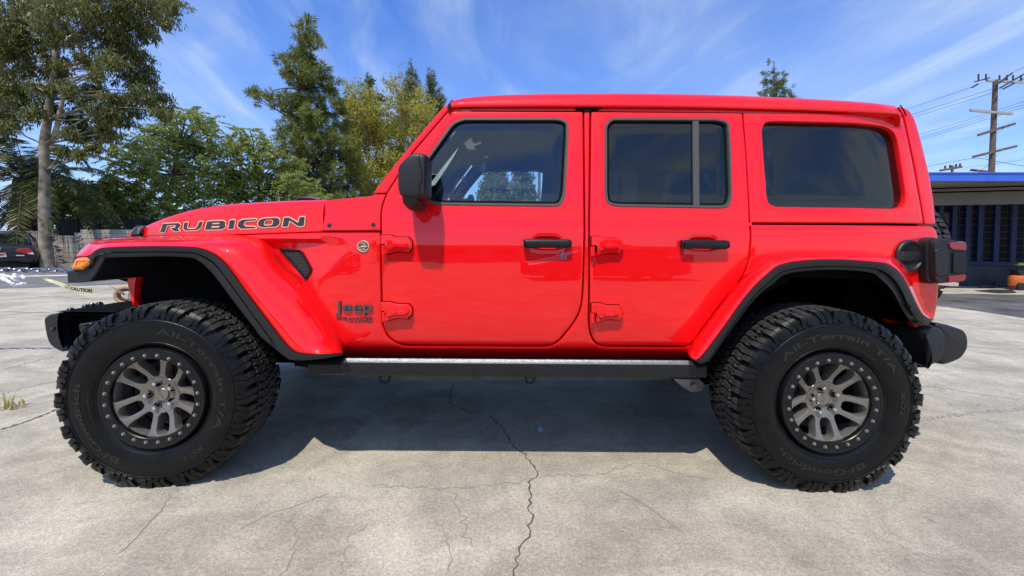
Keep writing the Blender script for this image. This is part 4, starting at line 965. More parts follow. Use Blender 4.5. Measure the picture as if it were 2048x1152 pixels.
# ------------------------------------------------------------------ ground
def ground_mat():
    m = bpy.data.materials.new('concrete'); m.use_nodes = True; n = m.node_tree.nodes; l = m.node_tree.links; b = n['Principled BSDF']
    t = n.new('ShaderNodeTexCoord')
    def noise(sc, det=6, ro=.6, dist=0, vec=None, stretch=None, rot=0):
        x = n.new('ShaderNodeTexNoise'); x.inputs['Scale'].default_value = sc; x.inputs['Detail'].default_value = det; x.inputs['Roughness'].default_value = ro; x.inputs['Distortion'].default_value = dist
        if stretch:
            mp = n.new('ShaderNodeMapping'); mp.inputs['Scale'].default_value = stretch; mp.inputs['Rotation'].default_value = (0, 0, rot); l.new(t.outputs['Object'], mp.inputs[0]); l.new(mp.outputs[0], x.inputs['Vector'])
        else: l.new(t.outputs['Object'], x.inputs['Vector'])
        return x.outputs[0]
    def ramp(v, a, b_, c, d, sm=True):
        r = n.new('ShaderNodeMapRange'); r.interpolation_type = 'SMOOTHSTEP' if sm else 'LINEAR'; l.new(v, r.inputs[0])
        for i, q in enumerate((a, b_, c, d)): r.inputs[i+1].default_value = q
        return r.outputs[0]
    def mul(a, b_):
        r = n.new('ShaderNodeMath'); r.operation = 'MULTIPLY'; l.new(a, r.inputs[0]); l.new(b_, r.inputs[1]); return r.outputs[0]
    big = ramp(noise(.75, 5, .6, 1.8), .36, .66, .80, 1.12)
    mid = ramp(noise(4.5, 8, .7, 1.6), .32, .70, .86, 1.10)
    strk = ramp(noise(1.6, 5, .55, 1.6, stretch=(.6, 1.8, 1), rot=.3), .38, .70, 1.05, .88)
    fine = ramp(noise(70, 7, .78), .34, .66, .76, 1.20)
    spk = ramp(noise(210, 3, .7), .32, .68, .74, 1.22)
    spots = ramp(noise(11, 5, .6, .5), .66, .74, 1, .66)
    # worn flow lines: distorted bands
    wv = n.new('ShaderNodeTexWave'); wv.inputs['Scale'].default_value = .9; wv.inputs['Distortion'].default_value = 14; wv.inputs['Detail'].default_value = 5; wv.inputs['Detail Scale'].default_value = .8; l.new(t.outputs['Object'], wv.inputs['Vector'])
    lines = ramp(wv.outputs[0], .0, .05, .95, 1)
    v = mul(mul(mul(big, mid), mul(fine, spk)), mul(mul(spots, strk), lines))
    hue = n.new('ShaderNodeMix'); hue.data_type = 'RGBA'; l.new(noise(1.3, 5, .6, .6), hue.inputs[0]); hue.inputs[6].default_value = (.455, .412, .325, 1); hue.inputs[7].default_value = (.43, .398, .328, 1)
    s = n.new('ShaderNodeVectorMath'); s.operation = 'SCALE'; l.new(hue.outputs[2], s.inputs[0]); l.new(v, s.inputs['Scale'])
    l.new(s.outputs[0], b.inputs['Base Color']); b.inputs['Roughness'].default_value = .85; b.inputs['Specular IOR Level'].default_value = .25
    bm_ = n.new('ShaderNodeBump'); bm_.inputs['Strength'].default_value = .45; bm_.inputs['Distance'].default_value = .012
    ad = n.new('ShaderNodeMath'); ad.operation = 'ADD'; l.new(noise(60, 6, .7), ad.inputs[0]); l.new(noise(7, 5, .6), ad.inputs[1]); l.new(ad.outputs[0], bm_.inputs['Height']); l.new(bm_.outputs[0], b.inputs['Normal'])
    return m
CONC = ground_mat()
ASPH = mat('asphalt', (.155, .152, .15), .85, noise=.35, nscale=2.2, bump=.3, bscale=60)
OILY = mat('stained_asphalt', (.085, .08, .076), .75, noise=.55, nscale=1.4, rvar=.2, bump=.3, bscale=40)
CRACK = mat('crack_dark', (.085, .075, .065), .95)
CRACKL = mat('crack_faint', (.25, .225, .195), .95)
def sheet(name, pts, z, m, kind='structure'):
    mb = MB(); mb.add([(p[0], p[1], z) for p in pts], [tuple(range(len(pts)))]); o = mb.build(name, m, smooth=False)
    if kind: o['kind'] = kind
    return o
mb = MB(); E = [-900, -60, -12, 12, 60, 900]
mb.add([(x, y, 0) for y in E for x in E], [(j*6+i, j*6+i+1, j*6+i+7, j*6+i+6) for j in range(5) for i in range(5)])
ground = mb.build('concrete_ground', CONC, smooth=False); ground['kind'] = 'structure'
def wob(pts, a, step):
    d = dens([(p.x, p.y) for p in pts], step); return [Vector((p.x+random.uniform(-a, a), p.y+random.uniform(-a, a), 0)) for p in d]
lot = wob([G(-420, 600), G(0, 578), G(120, 574), G(260, 568), G(420, 566), G(520, 560)]+[Vector((2, 16, 0)), Vector((2, 17.2, 0)), Vector((-40, 17.2, 0)), Vector((-40, 6, 0))], .12, .6)
sheet('asphalt_lot', lot, .004, ASPH)
yard = wob([G(1700, 606), G(1878, 612.5), G(1960, 622), G(2060, 637), G(2300, 680)]+[Vector((26, 5, 0)), Vector((26, 9.9, 0))]+[G(2048, 590), G(1960, 588), G(1880, 587), G(1700, 586)], .05, .5)
sheet('stained_yard', yard, .004, OILY)
def ribbon(pts, wd, z, jit=.012, seg=.05):
    pts = [Vector((p[0], p[1])) for p in pts]; d = dens([(p.x, p.y) for p in pts], seg, closed=False); L_, R_ = [], []
    for i, p in enumerate(d):
        t = (d[min(i+1, len(d)-1)]-d[max(i-1, 0)]).normalized(); nn = Vector((-t.y, t.x)); q = p+nn*random.uniform(-jit, jit)
        ww = wd*random.uniform(.35, 1.25)*(0.25 if i in (0, len(d)-1) else 1)
        L_.append((q.x+nn.x*ww, q.y+nn.y*ww, z)); R_.append((q.x-nn.x*ww, q.y-nn.y*ww, z))
    return L_, R_
CR = [([(905, 768), (903, 790), (898, 806), (930, 822), (980, 834), (1000, 850), (1010, 868), (1024, 890), (1046, 905), (1062, 925), (1075, 950), (1060, 965), (1058, 1000), (1062, 1030), (1056, 1060), (1058, 1075), (1040, 1100), (1034, 1130), (1024, 1152), (1000, 1210)], .0042, CRACK, .011),
      ([(1066, 956), (1040, 965), (990, 968), (930, 975), (880, 978), (800, 975), (745, 970)], .0022, CRACKL, .012), ([(1075, 955), (1110, 950), (1180, 952), (1230, 940), (1280, 925), (1310, 932), (1350, 945), (1420, 960)], .0022, CRACKL, .012),
      ([(0, 860), (60, 842), (115, 818)], .011, CRACK, .01), ([(0, 790), (70, 770), (118, 762)], .006, CRACKL, .02), ([(345, 985), (330, 1010), (312, 1032), (295, 1052), (268, 1085), (235, 1110)], .0026, CRACKL, .010),
      ([(1240, 980), (1290, 1010), (1340, 1045), (1366, 1066)], .006, CRACKL, .004), ([(1820, 770), (1880, 775), (1960, 790), (2048, 800)], .006, CRACKL, .03), ([(0, 740), (60, 725), (115, 712)], .008, CRACKL, .03),
      ([(905, 985), (925, 1030), (935, 1080), (945, 1100)], .003, CRACKL, .02), ([(1895, 690), (1960, 694), (2048, 704)], .008, CRACKL, .03), ([(1850, 840), (1920, 830), (2000, 822), (2048, 818)], .005, CRACKL, .03),
      ([(480, 1060), (540, 1030), (600, 1010), (660, 985)], .0022, CRACKL, .012), ([(560, 1152), (590, 1110), (596, 1060), (580, 1030)], .002, CRACKL, .01), ([(680, 1152), (690, 1100), (700, 1070), (735, 1050)], .002, CRACKL, .012), ([(870, 1040), (895, 1075), (905, 1110), (900, 1152)], .003, CRACKL, .012)]
for mm in (CRACK, CRACKL):
    mb = MB()
    for pts, wd, m_, j in CR:
        if m_ is mm: mb.loft(list(zip(*ribbon([G(*q) for q in pts], wd, .0015, j, .02)))and [list(r) for r in zip(*[ribbon([G(*q) for q in pts], wd, .0015, j, .02)][0])])
    o = mb.build('ground_crack', mm, ground, smooth=False)
# painted lot lines, faint
mb = MB()
for a, b in (((130, 555.5), (250, 558.5)), ((60, 591), (220, 599)), ((0, 622), (110, 626)), ((215, 604), (260, 608))):
    L_, R_ = ribbon([G(*a), G(*b)], .03, .007, .02, .2); mb.loft([list(r) for r in zip(L_, R_)])
o = mb.build('lot_marking', mat('worn_paint', (.50, .43, .30), .9, noise=.3, nscale=5), smooth=False); o['kind'] = 'structure'
# bits lying about
def scrap(name, c, s, m, label, cat, seed):
    r = random.Random(seed); mb = MB(); n = 7
    pts = [(c.x+s*math.cos(2*math.pi*k/n)*r.uniform(.5, 1), c.y+s*.8*math.sin(2*math.pi*k/n)*r.uniform(.5, 1), c.z+r.uniform(.004, .02)*s*18) for k in range(n)]
    mb.add([(c.x, c.y, c.z+.03)]+pts+[(p[0], p[1], p[2]-.004) for p in pts], [(0, 1+k, 1+(k+1) % n) for k in range(n)]+[(1+k, 1+n+k, 1+n+(k+1) % n, 1+(k+1) % n) for k in range(n)])
    return tag(mb.build(name, m, smooth=False), label, cat)
scrap('paper_scrap', G(1079, 861, .003), .022, mat('blue_litter', (.22, .30, .38), .7), 'small scrap of pale blue litter lying in the shade under the red car', 'litter', 2)
DRY = leafmat('weed_leaf', (.42, .36, .12), (.62, .55, .25), .6, .3)
def weeds(c, n, h, name, label):
    V = []; F = []; r = random.Random(5)
    for k in range(n):
        a = r.uniform(0, 6.28); ln = h*r.uniform(.4, 1.1); le = r.uniform(.1, .8); b0 = c+Vector((r.gauss(0, .05), r.gauss(0, .03), 0)); wd = .008
        for s in range(3):
            t0, t1 = s/3, (s+1)/3; f_ = lambda t: b0+Vector((math.cos(a)*ln*le*t*t, math.sin(a)*ln*le*t*t, ln*t*(1-.3*le*t)))
            p, q = f_(t0), f_(t1); o = Vector((math.sin(a), -math.cos(a), 0))*wd; k0 = len(V)
            V += [p-o*(1-t0), p+o*(1-t0), q+o*(1-t1+.05), q-o*(1-t1+.05)]; F.append((k0, k0+1, k0+2, k0+3))
    return tag(np_mesh(name, V, F, DRY), label, 'weed')
weeds(G(8, 818), 22, .13, 'weed_tuft', 'dry yellow weed tuft growing from a crack in the concrete at the left edge')

# ------------------------------------------------------------------ left boundary
YW = 16.4
BLK = None
def block_mat():
    m = bpy.data.materials.new('block_wall'); m.use_nodes = True; n = m.node_tree.nodes; l = m.node_tree.links; b = n['Principled BSDF']
    t = n.new('ShaderNodeTexCoord'); mp = n.new('ShaderNodeMapping'); l.new(t.outputs['Object'], mp.inputs[0]); mp.inputs['Rotation'].default_value = (R(90), 0, 0)
    sx = n.new('ShaderNodeSeparateXYZ'); l.new(t.outputs['Object'], sx.inputs[0]); cx = n.new('ShaderNodeCombineXYZ'); l.new(sx.outputs[0], cx.inputs[0]); l.new(sx.outputs[2], cx.inputs[1])
    br = n.new('ShaderNodeTexBrick'); l.new(cx.outputs[0], br.inputs['Vector']); br.inputs['Scale'].default_value = 1; br.inputs['Brick Width'].default_value = .40; br.inputs['Row Height'].default_value = .20; br.inputs['Mortar Size'].default_value = .009; br.inputs['Mortar Smooth'].default_value = .2
    br.inputs['Color1'].default_value = (.31, .28, .245, 1); br.inputs['Color2'].default_value = (.40, .365, .32, 1); br.inputs['Mortar'].default_value = (.13, .115, .10, 1)
    x = n.new('ShaderNodeTexNoise'); x.inputs['Scale'].default_value = 1.6; x.inputs['Detail'].default_value = 7; l.new(t.outputs['Object'], x.inputs['Vector'])
    r = n.new('ShaderNodeMapRange'); l.new(x.outputs[0], r.inputs[0]); r.inputs[1].default_value = .3; r.inputs[2].default_value = .7; r.inputs[3].default_value = .6; r.inputs[4].default_value = 1.15
    s = n.new('ShaderNodeVectorMath'); s.operation = 'SCALE'; l.new(br.outputs[0], s.inputs[0]); l.new(r.outputs[0], s.inputs['Scale']); l.new(s.outputs[0], b.inputs['Base Color']); b.inputs['Roughness'].default_value = .9
    u = n.new('ShaderNodeBump'); u.inputs['Strength'].default_value = .7; u.inputs['Distance'].default_value = .02; l.new(br.outputs['Fac'], u.inputs['Height']); u.invert = True; l.new(u.outputs[0], b.inputs['Normal']); return m
BLK = block_mat()
tops = [(-20, 462), (74, 462), (74, 462), (106, 462), (106, 471), (149, 471), (149, 465.5), (161, 465.5), (161, 459), (330, 459), (330, 457), (1000, 457)]
mb = MB(); wp = [P(x, y, YW) for x, y in tops]
poly = [(wp[0].x, 0)]+[(wp[-1].x, 0)]+[(v.x, v.z) for v in wp[::-1]]
mb.prism(poly, YW, YW+.2); tag(mb.build('block_wall', BLK, smooth=False), 'weathered grey concrete block wall with a stepped broken top, behind the dark saloon', 'wall')
a, b = P(112, 437, 17.6), P(330, 440, 17.6); mb = MB(); mb.box((a.x, 17.6, 0), (b.x, 17.66, a.z))
for k in range(1, 5): mb.box((a.x+(b.x-a.x)*k/5-.03, 17.56, 0), (a.x+(b.x-a.x)*k/5+.03, 17.60, a.z+.05))
tag(mb.build('screen_fence', mat('dark_screen', (.012, .013, .014), .8, noise=.3, nscale=3), smooth=False), 'dark screened fence rising behind the broken block wall', 'fence')

# ------------------------------------------------------------------ trees
BARK_E = mat('pale_bark', (.20, .17, .13), .9, noise=.7, nscale=3.2, bump=.5, bscale=9)
BARK_D = mat('dark_bark', (.09, .07, .055), .95, noise=.4, nscale=4, bump=.6, bscale=14)
EUC = leafmat('eucalyptus_leaf', (.06, .07, .018), (.27, .275, .085), 0.42, 0.45, .55)
PINN = leafmat('pinnate_leaf', (0.15, 0.2, 0.035), (0.46, 0.52, 0.15), 0.42, 0.48, .6)
PINE = leafmat('pine_needle', (0.075, 0.095, 0.018), (0.29, 0.32, 0.075), 0.5, 0.38, .5)
YEL = leafmat('yellow_leaf', (0.2, 0.205, 0.03), (0.56, 0.5, 0.1), 0.5, 0.48, .35)
DKP = leafmat('distant_needle', (0.075, 0.11, 0.04), (0.22, 0.26, 0.11), 0.55, 0.35, .6)
PALM = leafmat('palm_leaf', (0.03, 0.044, 0.013), (0.15, 0.165, 0.05), 0.35, 0.25, 1.2)
DEADP = leafmat('dead_frond', (.045, .030, .018), (.135, .095, .055), .8, .15, 1.2)
def unit(v): return v/np.maximum(np.linalg.norm(v, axis=-1, keepdims=True), 1e-9)
def leaves(cen, ax, wd, ln, curl=0.0, rng=RNG):
    """diamond leaves: centre, long axis, half width, length"""
    ax = unit(ax); sd = unit(np.cross(ax, rng.normal(size=ax.shape))); n = len(cen)
    nn = np.cross(ax, sd)
    V = np.stack([cen, cen+ax*ln*.45+sd*wd+nn*curl*ln, cen+ax*ln-nn*curl*ln*.5, cen+ax*ln*.45-sd*wd+nn*curl*ln], 1).reshape(-1, 3)
    return V, np.arange(4*n).reshape(-1, 4)
def ball(n, rng=RNG):
    p = unit(rng.normal(size=(n, 3))); return p*(rng.random((n, 1))**.45)
class Cloud:
    def __init__(s): s.V = []; s.F = []; s.k = 0
    def add(s, VF): 
        V, F = VF; s.V.append(V); s.F.append(F+s.k); s.k += len(V)
    def build(s, name, m, parent): return np_mesh(name, np.concatenate(s.V), np.concatenate(s.F), m, parent)
def limb(mb, a, b, r0, r1, bend=.12, n=6, seg=7):
    a, b = Vector(a), Vector(b); d = (b-a).length; off = Vector((random.uniform(-1, 1), random.uniform(-1, 1), random.uniform(-.4, 1)))*d*bend
    pts = [a*(1-t)+b*t+off*(4*t*(1-t))*.5+Vector((random.gauss(0, .012), random.gauss(0, .012), 0))*d*(0 if t in (0, 1) else 1) for t in [i/n for i in range(n+1)]]
    mb.tube(pts, [r0+(r1-r0)*(i/n) for i in range(n+1)], seg)
def blob_tree(name, label, trunk, blobs, Y, dy, leaf, bark, lm, per, group=None, cat='tree', rt=.2, rng=RNG, twig=True, pw=2, tw=.28):
    """trunk: pixel path from the ground up; blobs: (px, py, r_px) foliage masses given a depth of their own"""
    base = P(trunk[0][0], trunk[0][1], Y); root = empty(name, (base.x, Y, 0), label, cat, group)
    mb = MB(); tp = [Vector((base.x, Y, 0))]+[P(x, y, Y) for x, y in trunk[1:]]
    c_ = cr(tp, 5); mb.tube(c_, [rt*(1-.75*i/(len(c_)-1))*(1.25 if i == 0 else 1) for i in range(len(c_))], 12)
    cl = Cloud()
    for bx, by, br, *o in blobs:
        yy = Y+(o[0] if o else rng.uniform(-dy, dy)); c = P(bx, by, yy); rad = br/800*yy
        if twig:
            s = min(tp[1:], key=lambda q: (q-c).length+(3 if q.z > c.z else 0)); limb(mb, s, c, rt*tw, .015)
        leaf(cl, np.array(c), rad, max(6, int(per*rad**pw)), rng)
    mb.build('trunk', bark, root, loc=(-base.x, -Y, 0)); cr_ = cl.build('crown', lm, root); cr_.location = (-base.x, -Y, 0)
    return root
def euc_leaf(cl, c, rad, n, rng):
    k = max(2, int(n/16))
    for _ in range(k):                                   # drooping sprigs
        s = c+ball(1, rng)[0]*rad; m = 16
        d = unit(np.array([rng.normal(), rng.normal(), -.9]))*(.18+rad*.26)*rng.uniform(.6, 1.2)
        t = rng.random((m, 1)); p = s+d*t+rng.normal(size=(m, 3))*.06
        ax = np.array([0, 0, -1.0])+rng.normal(size=(m, 3))*.55+d*.3
        cl.add(leaves(p, ax, .018+.008*rng.random((m, 1)), .15+.09*rng.random((m, 1)), .06, rng))
def pinn_leaf(cl, c, rad, n, rng):
    k = max(3, int(n/22))
    for _ in range(k):                                   # compound leaves: two rows of leaflets on an arching stalk
        s = c+ball(1, rng)[0]*rad*.85; h = rng.uniform(0, 6.283); L_ = rng.uniform(.45, .75); m = 11
        out = np.array([math.cos(h), math.sin(h), rng.uniform(-.8, 1.0)]); out = out/np.linalg.norm(out)
        side = np.array([-math.sin(h), math.cos(h), 0])
        t = np.linspace(.12, 1, m)[:, None]; p = s+out*L_*t+np.array([0, 0, -.30])*L_*t**2
        for sg in (-1, 1):
            ax = side*sg*.8+out*.45+np.array([0, 0, -.55])+rng.normal(size=(m, 3))*.30
            cl.add(leaves(p, ax, .027+.006*rng.random((m, 1)), (.17+.04*rng.random((m, 1)))*(1.1-.45*t), .05, rng))
def pine_leaf(cl, c, rad, n, rng):
    k = max(2, int(n/20))
    for _ in range(k):                                   # bottle-brush tufts of needles
        s = c+ball(1, rng)[0]*rad; m = 20
        d = unit(np.array([rng.normal()*.8, rng.normal()*.8, rng.uniform(-.3, 1.0)]))
        ax = d*.75+unit(rng.normal(size=(m, 3)))*.85; ax[:, 2] -= .15
        p = s+d*rng.uniform(0, .25, (m, 1))
        cl.add(leaves(p, ax, .020+.006*rng.random((m, 1)), .30+.16*rng.random((m, 1)), .02, rng))
def fine_leaf(cl, c, rad, n, rng):
    k = max(2, int(n/18))
    for _ in range(k):
        s = c+ball(1, rng)[0]*rad; m = 18; p = s+rng.normal(size=(m, 3))*np.array([.22, .22, .26])
        ax = np.array([0, 0, -.35])+rng.normal(size=(m, 3))*.7
        cl.add(leaves(p, ax, .040+.015*rng.random((m, 1)), .20+.10*rng.random((m, 1)), .05, rng))
def dist_leaf(cl, c, rad, n, rng):
    p = c+ball(n, rng)*rad; ax = rng.normal(size=(n, 3))*.8+np.array([0, 0, .45]); cl.add(leaves(p, ax, .07+.03*rng.random((n, 1)), .30+.16*rng.random((n, 1)), .03, rng))
# eucalyptus by the wall
EB = [(20, 25, 55), (80, 15, 50), (150, 15, 55), (215, 22, 48), (268, 22, 42), (318, 12, 30), (352, 6, 22), (245, 62, 38), (292, 52, 26), (205, 75, 34), (255, 92, 30), (276, 112, 24), (225, 115, 22), (262, 145, 30), (295, 150, 22), (300, 185, 26), (322, 202, 20), (275, 182, 26), (262, 215, 20), (320, 222, 16), (255, 238, 12), (190, 172, 22), (160, 200, 26), (150, 238, 24), (205, 215, 20), (215, 238, 18), (195, 262, 18), (135, 172, 16), (60, 70, 34), (20, 100, 30), (100, 110, 24), (55, 130, 26), (20, 165, 34), (48, 195, 30), (10, 220, 34), (80, 170, 20), (135, 60, 32), (175, 110, 20), (110, 215, 16), (195, 145, 14), (100, 60, 24), (330, 40, 14), (0, 60, 40), (-20, 140, 50), (125, 130, 20), (115, 150, 22), (70, 225, 18), (-10, 200, 36), (8, 250, 20), (225, 265, 12), (215, 190, 16), (170, 270, 16), (140, 265, 14), (125, 300, 12), (160, 300, 13), (190, 290, 12), (220, 225, 18), (240, 190, 18), (210, 250, 14)]
eu = blob_tree('eucalyptus_tree', 'tall eucalyptus with a pale mottled trunk and drooping leaves, in front of the block wall', [(97, 535), (92, 500), (90, 450), (89, 400), (90, 340), (88, 290), (95, 240), (100, 200), (110, 140), (112, 90), (115, 30), (118, -60), (120, -140)], EB+[(60, -40, 60), (160, -50, 60), (260, -30, 50), (120, -120, 70)], 15.0, 1.3, euc_leaf, BARK_E, EUC, 1450, rt=.20, pw=1.2, tw=.15, rng=np.random.default_rng(1))
mb = MB(); tr = [o for o in eu.children if o.name.startswith('trunk')][0]; yb = 15.0; off = Vector((eu.location.x, yb, 0))
for pts, r0, r1 in ([[(-40, 190), (-5, 120), (30, 65), (75, 28), (110, 18), (160, 12), (190, -20)], .22, .10], [[(115, 30), (135, 45), (155, 85), (170, 115), (190, 140), (195, 165)], .07, .03], [[(98, 290), (112, 262), (122, 215), (130, 180)], .10, .05], [[(105, 160), (150, 155), (200, 140), (250, 110)], .05, .02], [[(112, 90), (150, 70), (200, 40), (260, 10)], .06, .03], [[(195, 160), (165, 160), (140, 160)], .04, .02], [[(190, 158), (215, 135), (240, 120)], .035, .015], [[(75, 28), (78, 45), (80, 58)], .07, .05]):
    c_ = cr([P(x, y, yb+random.uniform(-.3, .3))-off for x, y in pts], 4); mb.tube(c_, [r0+(r1-r0)*i/(len(c_)-1) for i in range(len(c_))], 9)
mb.build('limb', mat('pale_sunlit_limb', (.42, .36, .27), .85, noise=.4, nscale=4), eu)  # trunk bark again, its colour lightened for limbs that catch the light
# palm
pb = P(52, 368, 17.6); palm = empty('palm_tree', (pb.x, 17.6, 0), 'dark feather palm with a skirt of dead fronds, rising behind the block wall', 'palm tree')
mb = MB(); mb.tube(cr([(0, 0, 0), (.03, 0, 1.2), (.0, 0, pb.z-.2), (0, 0, pb.z+.3)], 5), [.42]*11+[.40, .38, .36, .3, .2], 14); mb.build('trunk', BARK_D, palm)
def frond(cl, h, el, L_, droop, c0, n=46, wd=.016, ll=.42):
    hd = np.array([math.cos(h), math.sin(h), 0]); sd = np.array([-math.sin(h), math.cos(h), 0]); t = np.linspace(.0, 1, n)[:, None]
    p = c0+hd*L_*t*(math.cos(el))+np.array([0, 0, 1.])*(L_*t*math.sin(el)-droop*L_*t**2.2)
    tg = np.gradient(p, axis=0)
    w_ = .022*(1-t*.85); up = np.array([0, 0, 1.]); V = []; F = []
    for i in range(n-1): V += [p[i]-sd*w_[i], p[i]+sd*w_[i], p[i+1]+sd*w_[i+1], p[i+1]-sd*w_[i+1]]
    cl.add((np.array(V), np.arange(4*(n-1)).reshape(-1, 4)))
    q = p[5:]; tq = unit(tg[5:]); tt = t[5:]
    for s in (-1, 1):
        ax = sd*s*.85+tq*.55+np.array([0, 0, -.35])+RNG.normal(size=q.shape)*.06
        cl.add(leaves(q, ax, wd, ll*np.sin(np.pi*(.12+.85*tt))**.7, .04))
cl = Cloud(); dd = Cloud(); c0 = np.array([0, 0, pb.z+.15])
for h, el, L_, dr in [(-.35, .42, 3.3, .62), (-.15, .35, 3.5, .62), (-.55, .5, 3.2, .66), (0.05, .25, 3.3, .5), (-.25, .12, 3.1, .36), (-1.3, 1.0, 3.3, .5), (-2.2, 1.1, 3.3, .5), (3.3, 1.2, 3.3, .45), (-.25, .25, 3.5, .42), (.1, .55, 3.6, .55), (-.6, .05, 3.2, .35), (.5, .9, 3.4, .5), (-.1, .95, 3.3, .55), (3.0, .4, 3.2, .5), (2.4, .9, 3.3, .5), (3.5, .7, 3.4, .5), (-1.2, .45, 3.0, .55), (-1.9, .7, 3.0, .6), (1.2, .7, 3.3, .5), (1.9, 1.1, 3.2, .4), (-.9, 1.1, 3.0, .5), (4.2, .2, 3.0, .45), (-.45, .6, 3.5, .5), (.25, .15, 3.3, .4), (-1.5, 1.2, 2.8, .35), (3.9, 1.1, 3.1, .5), (-.75, -.15, 2.8, .35), (2.8, -.1, 2.9, .4), (-.3, .75, 3.2, .75), (-1.0, .8, 3.0, .6), (.8, 1.25, 3.0, .3), (-.15, -.1, 3.0, .30), (-2.4, .5, 3.0, .5), (-2.0, .1, 2.8, .5)]: frond(cl, h, el, L_*1.7, dr*1.4, c0, n=70, wd=.026, ll=.62)
for k in range(90):
    frond(dd, RNG.uniform(0, 6.28), RNG.uniform(-1.3, -.3), RNG.uniform(1.2, 2.4), .35, c0-np.array([0, 0, RNG.uniform(.0, 1.3)]), n=22, wd=.022, ll=.36)
cl.build('crown', PALM, palm); dd.build('dead_skirt', DEADP, palm)
# compound-leaved trees behind the wall
T1_ = [(250, 318, 26), (280, 290, 28), (312, 268, 26), (345, 248, 26), (375, 232, 20), (388, 222, 12), (405, 245, 22), (420, 262, 22), (362, 285, 32), (325, 310, 32), (290, 340, 34), (255, 365, 30), (400, 300, 32), (432, 300, 22), (370, 340, 36), (325, 370, 34), (280, 395, 34), (240, 405, 28), (410, 345, 32), (440, 345, 26), (385, 385, 34), (335, 410, 32), (430, 390, 30), (300, 430, 26), (260, 438, 22), (225, 350, 14), (232, 385, 18), (400, 420, 28), (350, 440, 24), (215, 425, 18), (300, 262, 10), (352, 225, 9), (420, 232, 8), (240, 470, 22), (285, 465, 24), (330, 465, 24), (380, 455, 26), (420, 450, 26), (230, 300, 16)]
blob_tree('leafy_tree', 'round bushy tree of long compound leaves behind the block wall, nearest the palm', [(330, 540), (330, 480), (335, 420), (345, 350), (360, 290)], T1_, 19, 1.2, pinn_leaf, BARK_D, PINN, 2600, 'compound-leaved trees behind the wall', rt=.16, rng=np.random.default_rng(2))
T2_ = [(478, 262, 16), (470, 285, 22), (500, 290, 22), (525, 275, 14), (545, 290, 16), (480, 320, 28), (520, 318, 26), (556, 322, 24), (588, 332, 20), (470, 355, 28), (510, 355, 30), (550, 358, 28), (590, 365, 26), (620, 378, 18), (480, 390, 30), (525, 392, 30), (570, 392, 28), (612, 400, 22), (452, 340, 18), (460, 375, 22), (540, 412, 24), (640, 398, 14), (500, 262, 8), (560, 300, 8), (600, 318, 9), (460, 430, 24), (500, 435, 24), (550, 430, 24), (600, 425, 22), (640, 420, 20), (470, 410, 22)]
blob_tree('leafy_tree', 'spreading tree of long compound leaves between the round bushy tree and the tall pine', [(530, 545), (530, 480), (525, 420), (515, 360), (505, 310)], T2_, 20.5, 1.2, pinn_leaf, BARK_D, PINN, 2600, 'compound-leaved trees behind the wall', rt=.16, rng=np.random.default_rng(3))
T3_ = [(130, 395, 18), (155, 400, 20), (185, 408, 20), (140, 425, 16), (170, 430, 18), (205, 440, 18), (200, 395, 14), (115, 405, 14), (212, 462, 12), (235, 455, 14), (245, 430, 16), (120, 380, 14), (150, 375, 16), (180, 382, 16), (212, 372, 16), (225, 412, 16), (190, 450, 14)]
blob_tree('shrub', 'light green shrub over the dark screened fence, behind the palm', [(165, 540), (165, 480), (168, 430)], T3_, 18.4, .5, pinn_leaf, BARK_D, PINN, 3200, None, 'shrub', pw=1.3, rt=.05, rng=np.random.default_rng(4))
# tall pine
PB = [(617, 33, 5), (616, 46, 9), (598, 47, 7), (624, 42, 6), (600, 62, 10), (622, 66, 12), (608, 82, 14), (632, 84, 13), (642, 92, 8), (600, 98, 12), (618, 105, 14), (590, 118, 14), (570, 122, 12), (560, 124, 7), (608, 126, 18), (630, 130, 15), (648, 140, 10), (585, 140, 18), (612, 150, 20), (640, 158, 16), (572, 150, 10), (598, 168, 18), (625, 178, 18), (655, 172, 12), (664, 185, 14), (668, 165, 7), (652, 150, 7), (590, 195, 18), (615, 205, 20), (645, 200, 17), (672, 205, 12), (502, 186, 9), (510, 182, 6), (520, 198, 10), (538, 196, 11), (555, 203, 12), (570, 195, 9), (508, 198, 7), (540, 182, 5), (575, 212, 12), (562, 216, 9), (590, 225, 20), (622, 230, 22), (655, 228, 20), (682, 225, 12), (580, 255, 20), (612, 258, 24), (648, 258, 24), (682, 255, 18), (560, 272, 12), (590, 285, 24), (628, 288, 26), (665, 285, 24), (700, 285, 16), (575, 312, 20), (608, 318, 26), (645, 318, 26), (682, 315, 24), (712, 318, 14), (590, 348, 24), (628, 350, 28), (665, 350, 26), (700, 348, 20), (610, 380, 26), (650, 382, 28), (690, 380, 24), (722, 372, 14), (560, 340, 12), (575, 375, 16), (630, 405, 20), (680, 405, 20), (590, 410, 22), (655, 425, 22), (710, 410, 22), (735, 400, 18), (600, 435, 22), (690, 435, 20)]
blob_tree('pine_tree', 'tall dark pine with tufted branches, the highest tree left of the car roof', [(615, 545), (614, 470), (612, 400), (612, 330), (600, 250), (598, 180), (605, 110), (612, 60), (617, 28)], PB, 27, 1.3, pine_leaf, BARK_D, PINE, 1700, None, rt=.24, rng=np.random.default_rng(5))
